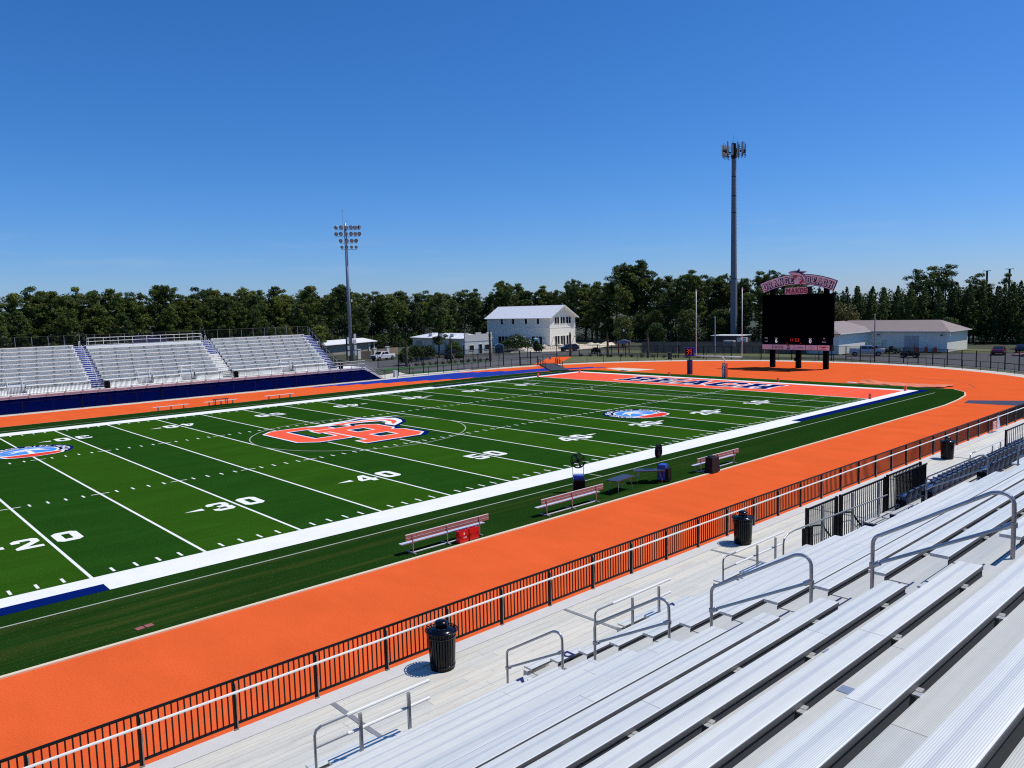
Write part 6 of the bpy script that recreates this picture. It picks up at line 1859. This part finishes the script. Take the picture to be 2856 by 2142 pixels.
o = build(MB().lathe([(0, 0), (.33, 0), (.38, 1.1), (.4, 1.2), (0, 1.25)], 14), 'litter_bin', mat('brown_bin', (.05, .04, .035), .7)); o.location = (85.6, 29.6, 0); tag(o, 'dark brown bin standing outside the bend left of the goal post', 'bin')
o = build(MB().box(-.3, .3, -.25, .25, 0, 1.0), 'utility_box', mat('pale_box', (.55, .6, .58), .6)); o.location = (34.3, 45.3, 0); tag(o, 'small pale utility box by the gate at the foot of the far stand stair', 'box')
# sand bank by the building
m = MB()
vs = []
for i in range(26):
    for j in range(5):
        u, v = i / 25, j / 4
        vs.append((103 + 20 * u + v * 1.0, 82 - 6 * u + v * 4 - 2, .0 + 1.1 * math.sin(PI * v) * (.5 + .5 * math.sin(i * 1.7) * math.sin(i * .6 + 1)) if 0 < j < 4 else -.05))
m.add(vs, [(i * 5 + j, (i + 1) * 5 + j, (i + 1) * 5 + j + 1, i * 5 + j + 1) for i in range(25) for j in range(4)])
o = build(m, 'sand_bank', SAND); o['kind'] = 'structure'
for i, (x, y, s) in enumerate(((97.0, 76.5, 1.), (92.5, 76.0, .8))):
    m = MB(); m.box(-1.0, 1.0, -.4, .4, 0, .55); o = build(m, 'concrete_block', WHITEM if i else CONC); o.location = (x, y, 0); tag(o, 'pale block lying on the building site %s' % ('left of the other' if i else 'near the asphalt'), 'block')
o = thing('site_railing', 'leaning black railing panel at the edge of the building site', 'railing', (100.5, 76.0, 0), R(-25))
m = MB(); m.bar((-3.4, 0, 1.3), (3.2, 0, .95), .06, .06); m.bar((-3.4, 0, .2), (3.2, 0, .1), .06, .06)
for q in np.linspace(-3.3, 3.1, 14): m.box(q - .03, q + .03, -.03, .03, .1, 1.1)
build(m, 'rails', BLACK, o)

# =================================================================== TREES
rng = np.random.default_rng(11)
def leaf_mesh(name, cl, n, size, asp=.45, up=.25, mt=None, shell=.75):
    """cl: list of (centre, radii); n leaves per unit clump; small quads scattered through every clump"""
    C_, Rr = np.array([c for c, r in cl], float), np.array([r for c, r in cl], float)
    vol = (Rr[:, 0] * Rr[:, 1] * Rr[:, 2]) ** (2 / 3)
    cnt = np.maximum(6, (n * vol / vol.mean())).astype(int)
    idx = np.repeat(np.arange(len(cl)), cnt)
    N = len(idx)
    d = rng.normal(size=(N, 3)); d /= np.linalg.norm(d, axis=1)[:, None]
    rad = rng.random(N) ** (1 - shell + .12)
    pos = C_[idx] + d * rad[:, None] * Rr[idx]
    nrm = d * .9 + rng.normal(size=(N, 3)) * .6 + np.array([0, 0, up])
    nrm /= np.linalg.norm(nrm, axis=1)[:, None]
    t = np.cross(nrm, rng.normal(size=(N, 3))); t /= np.linalg.norm(t, axis=1)[:, None]
    b = np.cross(nrm, t)
    s = size * (.6 + .8 * rng.random(N))[:, None]
    v = np.stack([pos - t * s, pos - b * s * asp, pos + t * s, pos + b * s * asp], 1).reshape(-1, 3)
    me = bpy.data.meshes.new(name)
    me.vertices.add(4 * N); me.vertices.foreach_set('co', v.ravel())
    me.loops.add(4 * N); me.loops.foreach_set('vertex_index', np.arange(4 * N))
    me.polygons.add(N); me.polygons.foreach_set('loop_start', np.arange(0, 4 * N, 4)); me.polygons.foreach_set('loop_total', np.full(N, 4))
    me.update(calc_edges=True)
    return me
def limb(m, p, q, r0, r1, k=3, wob=.1):
    p, q = Vector(p), Vector(q)
    L = (q - p).length
    pts = [p + (q - p) * (i / k) + Vector((random.uniform(-1, 1), random.uniform(-1, 1), random.uniform(-.5, .8))) * (wob * L if 0 < i < k else 0) for i in range(k + 1)]
    m.tube(pts, r0, 6, r2=r1)
def pine_proto(h=17., cb=.45, rad=3.2, n=100, leaf=60, seed=1, mt=None, flatc=.7, lsz=.21, open_=0.):
    """irregular rounded crown: clumps spread through an uneven ellipsoid, boughs of unequal reach"""
    random.seed(seed)
    m = MB()
    bend = Vector((random.uniform(-.8, .8), random.uniform(-.8, .8), 0))
    tp = lambda z: Vector((bend.x * (z / h) ** 2, bend.y * (z / h) ** 2, z))
    m.tube([tp(h * q) for q in (0, .2, .4, .6, .8, .95)], .24, 8, r2=.05)
    lob = [random.uniform(.55, 1.15) for _ in range(9)]
    cl = []
    zc, hz_ = h * (1 + cb) / 2, h * (1 - cb) / 2
    k = 0
    while len(cl) < n and k < 9000:
        k += 1
        a = random.uniform(0, 2 * PI); u = random.uniform(-1, 1)
        if random.random() > (1 - .35 * max(0, -u)): continue
        w_ = lob[int(a / (2 * PI) * 9) % 9] * (.8 + .35 * math.sin(u * 5 + a * 2))
        rr = rad * math.sqrt(max(0, 1 - abs(u) ** 2.4)) * w_ * random.random() ** .42
        c = tp(zc + u * hz_) + Vector((rr * math.cos(a), rr * math.sin(a), random.uniform(-.3, .3)))
        if c.z > h - .3: continue
        s_ = random.uniform(.42, .85) * (1.15 if open_ else 1.0)
        cl.append(((c.x, c.y, c.z), (s_, s_, s_ * flatc)))
        if len(cl) % 5 == 0: limb(m, tp(max(h * cb * .95, c.z - rr * .45)), c, .06, .02)
    cl.append(((bend.x, bend.y, h - .35), (.5, .5, .4)))
    o = thing('pine_tree', 'pine', 'tree')
    build(m, 'trunk', BARK, o)
    build(leaf_mesh('crown', cl, leaf, lsz, asp=.42, up=.35), 'crown', mt or PINE1, o)
    return o
def young_pine(h=13., rad=2.1, seed=3, mt=None, n=46, leaf=75):
    random.seed(seed)
    m = MB(); m.tube([(0, 0, 0), (0, 0, h * .5), (0, 0, h * .97)], .16, 7, r2=.03)
    cl = []
    for i in range(n):
        q = .14 + .86 * (i + random.random()) / n
        r = rad * (1 - q) ** .55 * random.uniform(.3, 1.05)
        a = i * 2.4 + random.random()
        s = (.3 + .62 * (1 - q)) * random.uniform(.7, 1.2) * rad * .27
        cl.append(((r * math.cos(a), r * math.sin(a), h * q), (s, s, s * 1.15)))
    cl.append(((0, 0, h - .3), (.18, .18, .5)))
    o = thing('young_pine_tree', 'pine', 'tree')
    build(m, 'trunk', BARK, o)
    build(leaf_mesh('crown', cl, leaf, .19, up=.5), 'crown', mt or PINE2, o)
    return o
def broadleaf(h=10., rad=3.6, seed=5, mt=None, n=36, leaf=110, name='broadleaf_tree', base_=.2, lsz=.24):
    random.seed(seed)
    m = MB(); m.tube([(0, 0, 0), (.1, .1, h * .3), (.1, 0, h * .7)], .2, 7, r2=.06)
    cl = []
    for i in range(n):
        q = base_ + (1 - base_) * (i + .5) / n
        t = (q - base_) / (1 - base_)
        r = rad * math.sqrt(max(.02, 1 - (2 * t - .85) ** 2 / 1.5)) * random.uniform(.4, .95)
        a = i * 2.4 + random.random()
        s = rad * .33 * random.uniform(.8, 1.2)
        c = (r * math.cos(a), r * math.sin(a), h * q - s * .4)
        cl.append((c, (s, s, s * .8)))
        if i % 4 == 0: limb(m, (.1, 0, h * .3), c, .08, .02)
    o = thing(name, 'tree', 'tree')
    build(m, 'trunk', BARK, o)
    build(leaf_mesh('crown', cl, leaf, lsz, asp=.6), 'crown', mt or OAKL, o)
    return o
pines = [pine_proto(17, .42, 3.8, 120, 58, 1), pine_proto(17, .5, 3.4, 95, 58, 2), pine_proto(17, .34, 4.2, 140, 56, 4, PINE2), pine_proto(17, .28, 3.6, 130, 56, 6), pine_proto(17, .66, 3.3, 34, 64, 8, PINE2, .55, .2, 1), pine_proto(17, .2, 3.9, 150, 54, 9, PINE2), pine_proto(17, .74, 2.6, 22, 60, 12, PINE1, .6, .2, 1)]
youngs = [young_pine(13, 2.3, 3, None, 130, 40), young_pine(13, 2.0, 13, None, 110, 40), young_pine(13, 2.6, 23, None, 150, 40)]
broads = [broadleaf(10, 3.6, 5), broadleaf(8, 3.2, 15, SHRUBL), broadleaf(9, 4.0, 25, BROWNL)]
protos = pines + youngs + broads
used = set()
bpy.context.view_layer.update()
def put(proto, x, y, h, h0, label, group=None, wd=1., name=None):
    s = h / h0
    if proto.name not in used:
        used.add(proto.name)
        KIDS[proto.name] = (list(proto.children), {ch.name: [] for ch in proto.children})
        c = proto
    else:
        c = copy_tree(proto)
    c.location = (x, y, 0); c.rotation_euler = (0, 0, random.uniform(0, 6.28)); c.scale = (s * wd, s * wd, s)
    c['label'] = label; c['category'] = 'tree'
    if group: c['group'] = group
    return c
LINE = [(-30, 98), (20, 112), (50, 124), (85, 132), (118, 136), (136, 112), (144, 80), (150, 45), (154, 10), (158, -25), (150, -45)]
SKY = [(22.3, 15.2), (24.2, 15.4), (26.7, 16.6), (28.4, 15.8), (30.1, 15.7), (32.2, 15.8), (36.0, 16.6), (37.3, 15.7), (38.8, 16.0), (41.8, 16.3), (45.0, 15.7), (47.0, 14.7), (49.3, 15.7), (53.1, 17.2), (56.6, 16.7), (58.7, 15.4), (64.0, 17.0), (65.9, 16.0), (67.9, 16.9), (71.6, 15.8), (75.8, 17.2), (79.5, 16.2), (81.5, 16.4), (86.6, 17.3), (91.0, 15.0), (96.6, 17.2), (101.7, 15.0), (108.9, 18.0), (115.4, 15.8), (120.3, 16.2), (124.3, 15.1), (131.9, 16.3), (140.2, 16.4), (145.5, 15.0), (155.9, 16.6), (160.4, 16.7), (164.1, 14.1), (169.0, 18.9), (170.3, 18.9), (174.6, 18.1), (177.3, 15.5), (181.9, 17.0), (184.7, 14.9), (191.9, 18.7), (200.1, 17.5), (204.2, 17.0), (207.0, 20.9), (210.4, 22.7), (214.4, 23.2), (217.6, 19.8), (223.0, 18.3), (230.6, 19.4), (235.2, 18.0), (237.6, 17.6), (240.8, 18.1), (244.8, 16.5), (249.1, 18.1), (253.5, 18.3), (259.5, 15.5), (265.7, 13.5), (269.0, 12.6), (273.0, 14.3), (275.4, 13.4), (278.7, 13.3), (282.4, 14.5), (284.8, 13.8), (286.4, 16.8), (289.7, 17.2), (292.3, 17.5), (294.1, 14.0), (296.4, 13.1), (298.0, 15.2), (300.5, 13.3), (303.9, 14.9), (307.1, 13.1), (345, 13.5)]
sx = [a for a, b in SKY]; shh = [b for a, b in SKY]
CAMP = (-35.27, -58.35)
def on_line(s):
    for a, b in zip(LINE, LINE[1:]):
        L = math.dist(a, b)
        if s <= L: 
            t = s / L
            n = ((b[1] - a[1]) / L, -(b[0] - a[0]) / L)
            return (a[0] + (b[0] - a[0]) * t, a[1] + (b[1] - a[1]) * t, -n[0], -n[1])
        s -= L
    return (*LINE[-1], 0, 1)
def zone(s):
    if s < 88: return 'pine in the dense wood behind the far bleachers', 'pines behind the far bleachers'
    if s < 150: return 'pine in the dense wood behind the low buildings', 'pines behind the low buildings'
    if s < 205: return 'pine in the dense wood behind the two storey white building', 'pines behind the two storey building'
    if s < 262: return 'pine in the tall dark wood behind the goal post', 'pines behind the goal post'
    return 'young dark pine in the even plantation behind the white storehouse', 'plantation pines'
random.seed(21)
def put_at(s, back, hf, proto, h0, lab, grp, wd=1.):
    x, y, nx, ny = on_line(s)
    vx, vy = x - CAMP[0], y - CAMP[1]
    d = math.hypot(vx, vy)
    k = (d + back) / d
    px, py = CAMP[0] + vx * k, CAMP[1] + vy * k
    h = float(np.interp(s, sx, shh))
    top = 10.4 + (h * hf - 10.4) * k
    put(proto, px, py, top, h0, lab, grp, wd)
# skyline trees
for s, h in SKY[1:-1]:
    if s > 262 and not (285.5 < s < 293 or 297 < s < 305): continue
    lab, grp = zone(s)
    if s > 262: lab, grp = 'tall open crowned pine rising above the young plantation at the right', 'tall pines above the plantation'
    put_at(s, random.uniform(3, 9), 1.0, random.choice(pines[:7] + [pines[4], pines[6]]) if s < 262 else pines[4 + 2 * (int(s) % 2)], 17, lab, grp, random.uniform(.8, 1.0))
for row, (back, step, lo, hi) in enumerate(((-1, 4.6, .74, .97), (6, 4.9, .92, 1.0))):
    s = 12 + row * 2
    while s < 262:
        lab, grp = zone(s)
        if row == 0 and random.random() < .22:
            put_at(s + random.uniform(-1, 1), back - 2, random.uniform(.35, .6), random.choice(broads[:2]), 9, ('low leafy tree at the foot of ' + lab.replace('pine in ', '').replace('young dark pine ', ''))[:88], grp.replace('pines', 'leafy trees'))
        else:
            put_at(s + random.uniform(-1.5, 1.5), back + random.uniform(-2, 3), random.uniform(lo, hi), random.choice(pines[:4] + pines[5:6]), 17, lab, grp, random.uniform(.9, 1.2))
        s += step
for back, step, lo, hi in ((-1, 2.9, .80, .97), (2.5, 2.9, .88, 1.0), (6, 3.0, .93, 1.0)):
    s = 262
    while s < 325:
        lab, grp = zone(s)
        hf = random.uniform(lo, hi) * min(1.0, 13.4 / float(np.interp(s, sx, shh)))
        put_at(s + random.uniform(-.6, .6), back + random.uniform(-1, 1), hf, random.choice(youngs), 13, lab, grp, random.uniform(.85, 1.15))
        s += step
# broadleaf clumps at the right end and in front of the dark wood
for x, y, h, lab in ((139, -16.5, 7.2, 'leafy green tree right of the storehouse, nearest its corner'), (137.5, -20.5, 8.0, 'leafy green tree behind the black and white cars'), (136, -24.5, 9.0, 'leafy green tree above the blue container'), (141, -28.5, 10.0, 'leafy green tree at the extreme right edge'), (147.5, 1.5, 6.6, 'small leafy tree peeping over the storehouse roof'), (128, 55, 8.0, 'yellowish leafy tree in the dark wood left of the mast'), (116, 66, 7.0, 'leafy tree in the dark wood above the gateway sign'), (122, 60, 6.5, 'leafy tree in the dark wood behind the lamp pole'), (140.5, 33.0, 8.5, 'leafy tree behind the equipment hut')):
    put(random.choice(broads[:2]), x, y, h, 9, lab)
put(broads[2], 133.5, 19.0, 10.2, 9.6, 'big round olive brown tree rising behind the storehouse beside the scoreboard', None, .9)
# individual near pines
put(pines[5], 67.3, 77.2, 14.3, 17, 'large spreading pine standing alone in front of the cream building', None, 1.15)
put(pines[2], 53.6, 92.6, 16.2, 17, 'pine directly behind the floodlight mast', None, 1.1)
put(pines[3], 46.3, 96.0, 16.3, 17, 'round topped pine behind the right end of the far stand', None, 1.1)
put(pines[0], 43.0, 84.5, 8.0, 17, 'low pine with drooping boughs between the stand end and the mast', None, 1.3)
# planted palms with bound fronds and props
def palm(x, y, h, lab):
    o = thing('palm_tree', lab, 'palm', (x, y, 0))
    m = MB(); m.tube([(0, 0, 0), (.05, 0, h * .5), (0, .03, h * .72)], .26, 10, r2=.20); build(m, 'trunk', TRUNKG, o)
    m = MB()
    for i in range(14):
        a = 2 * PI * i / 14
        r = random.uniform(.10, .25)
        m.tube([(.12 * math.cos(a), .12 * math.sin(a), h * .68), (r * math.cos(a), r * math.sin(a), h * .84), (r * .7 * math.cos(a), r * .7 * math.sin(a), h * random.uniform(.92, 1.0))], .05, 4, r2=.015)
    build(m, 'bound_fronds', mat('dry_fronds', (.11, .10, .04), .9, var=.3), o)
    for a in (-.9, .8, 2.6):
        m = MB(); m.bar((math.cos(a) * 1.0, math.sin(a) * 1.0, 0), (.15 * math.cos(a), .15 * math.sin(a), 1.9), .09, .06); build(m, 'prop', mat('raw_timber', (.45, .32, .2), .8), o)
palm(83.5, 53.3, 5.3, 'bound palm on the verge in front of the two storey building')
palm(85.4, 44.7, 5.4, 'bound palm on the verge left of the gateway sign')
palm(87.0, 35.8, 5.6, 'bound palm on the verge in front of the dark wood')
palm(48.2, 62.2, 4.9, 'bound palm behind the green turf strip, leftmost')
palm(59.1, 62.6, 5.4, 'bound palm before the large pine')
palm(66.4, 59.2, 6.2, 'bound palm in front of the cream building corner')
# shrubs
def shrub(x, y, r, h, lab, mt=SHRUBL, flowers=False, n=16, leaf=120):
    o = thing('shrub', lab, 'shrub', (x, y, 0), random.random() * 6)
    cl = []
    for i in range(n):
        a = i * 2.4; q = math.sqrt((i + .5) / n)
        cl.append(((r * .7 * q * math.cos(a), r * .7 * q * math.sin(a), h * (.35 + .35 * (1 - q * q) * random.uniform(.6, 1.1))), (r * .34, r * .34, h * .30)))
    build(leaf_mesh('foliage', cl, leaf, .17, asp=.6), 'foliage', mt, o)
    m = MB()
    for i in range(4): m.tube([(0, 0, 0), (r * .3 * math.cos(i * 1.6), r * .3 * math.sin(i * 1.6), h * .5)], .05, 5, r2=.02)
    build(m, 'stems', BARK, o)
    if flowers: build(leaf_mesh('blossom', cl, 9, .12, asp=.9, shell=.95), 'blossom', BLINDW, o)
shrub(93.5, 80.5, 4.6, 4.3, 'large round shrub speckled with white blossom before the two storey building', SHRUBL, True, 26, 170)
shrub(97.6, 84.5, 2.0, 4.2, 'shrub with reddish tips behind the white blossoming shrub', mat('reddish_leaves', (.16, .06, .05), .7))
shrub(50.6, 66.0, 1.6, 3.4, 'dark upright bush left of the small car by the palms', PINE2)
shrub(58.5, 73.5, 2.2, 3.8, 'dark bush on the left of the large pine trunk', PINE2)
shrub(62.5, 75.0, 2.0, 3.6, 'dark bush beside the large pine trunk', SHRUBL)
shrub(70.5, 76.0, 2.2, 4.0, 'dark bush on the right of the large pine trunk', SHRUBL)
shrub(67.5, 70.5, 1.0, 1.5, 'small dark bush on the planted strip under the cream building windows', PINE2)
shrub(91.3, 70.5, 1.0, 2.2, 'small young tree like bush in front of the building pad', PINE2)
shrub(90.8, 70.9, .8, 3.0, 'light green feathery bush just behind the small dark bush by the pad', SHRUBL)
for i in range(24):
    q = i / 23
    x, y = (50 + 32 * q, 61.5 - 5.0 * q) if i < 12 else (84 + 6 * (q - .5) * 2, 52 - 26 * (q - .5) * 2)
    o = thing('low_shrub', 'low dark shrub in the planted row along the tall fence', 'shrub', (x + .4, y + .5, 0), i, 'low shrubs along the tall fence')
    build(leaf_mesh('foliage', [((0, 0, .3), (.5, .5, .35))], 70, .12, asp=.6), 'foliage', SHRUBL, o)
    m = MB(); m.tube([(0, 0, 0), (0, 0, .3)], .03, 5); build(m, 'stems', BARK, o)
# masses nobody could count: undergrowth and the woods further back
cl = []
random.seed(5)
for i in range(560):
    s = random.uniform(5, 343)
    x, y, nx, ny = on_line(s)
    b = random.uniform(-4, 4)
    vx, vy = x - CAMP[0], y - CAMP[1]; k = 1 + b / math.hypot(vx, vy)
    px, py = CAMP[0] + vx * k, CAMP[1] + vy * k
    if 104 < px < 124 and 84 < py < 116: continue
    r = random.uniform(1.2, 2.4)
    cl.append(((px, py, random.uniform(.5, 3.2)), (r, r, r * .9)))
o = build(leaf_mesh('undergrowth', cl, 110, .22, asp=.6), 'undergrowth', SHRUBL); tag(o, 'tangled undergrowth along the foot of the woods', 'undergrowth', None, 'stuff')
cl = []
for i in range(1100):
    s = random.uniform(0, 343)
    x, y, nx, ny = on_line(s)
    b = random.uniform(11, 26)
    vx, vy = x - CAMP[0], y - CAMP[1]; d = math.hypot(vx, vy); k = 1 + b / d
    h = min(float(np.interp(s, sx, shh)), 18) * .93
    top = 10.4 + (h - 10.4) * k
    z = random.uniform(1.5, max(3, top - 1.5))
    r = random.uniform(1.6, 2.8)
    cl.append(((CAMP[0] + vx * k, CAMP[1] + vy * k, z), (r, r, r * .9)))
o = build(leaf_mesh('distant_woods', cl, 150, .30, asp=.6), 'distant_woods', PINE2); tag(o, 'dark mass of woods further back between the nearer trunks', 'woods', None, 'stuff')
for p in protos:
    if p.name not in used:
        for c in list(p.children): bpy.data.objects.remove(c)
        bpy.data.objects.remove(p)
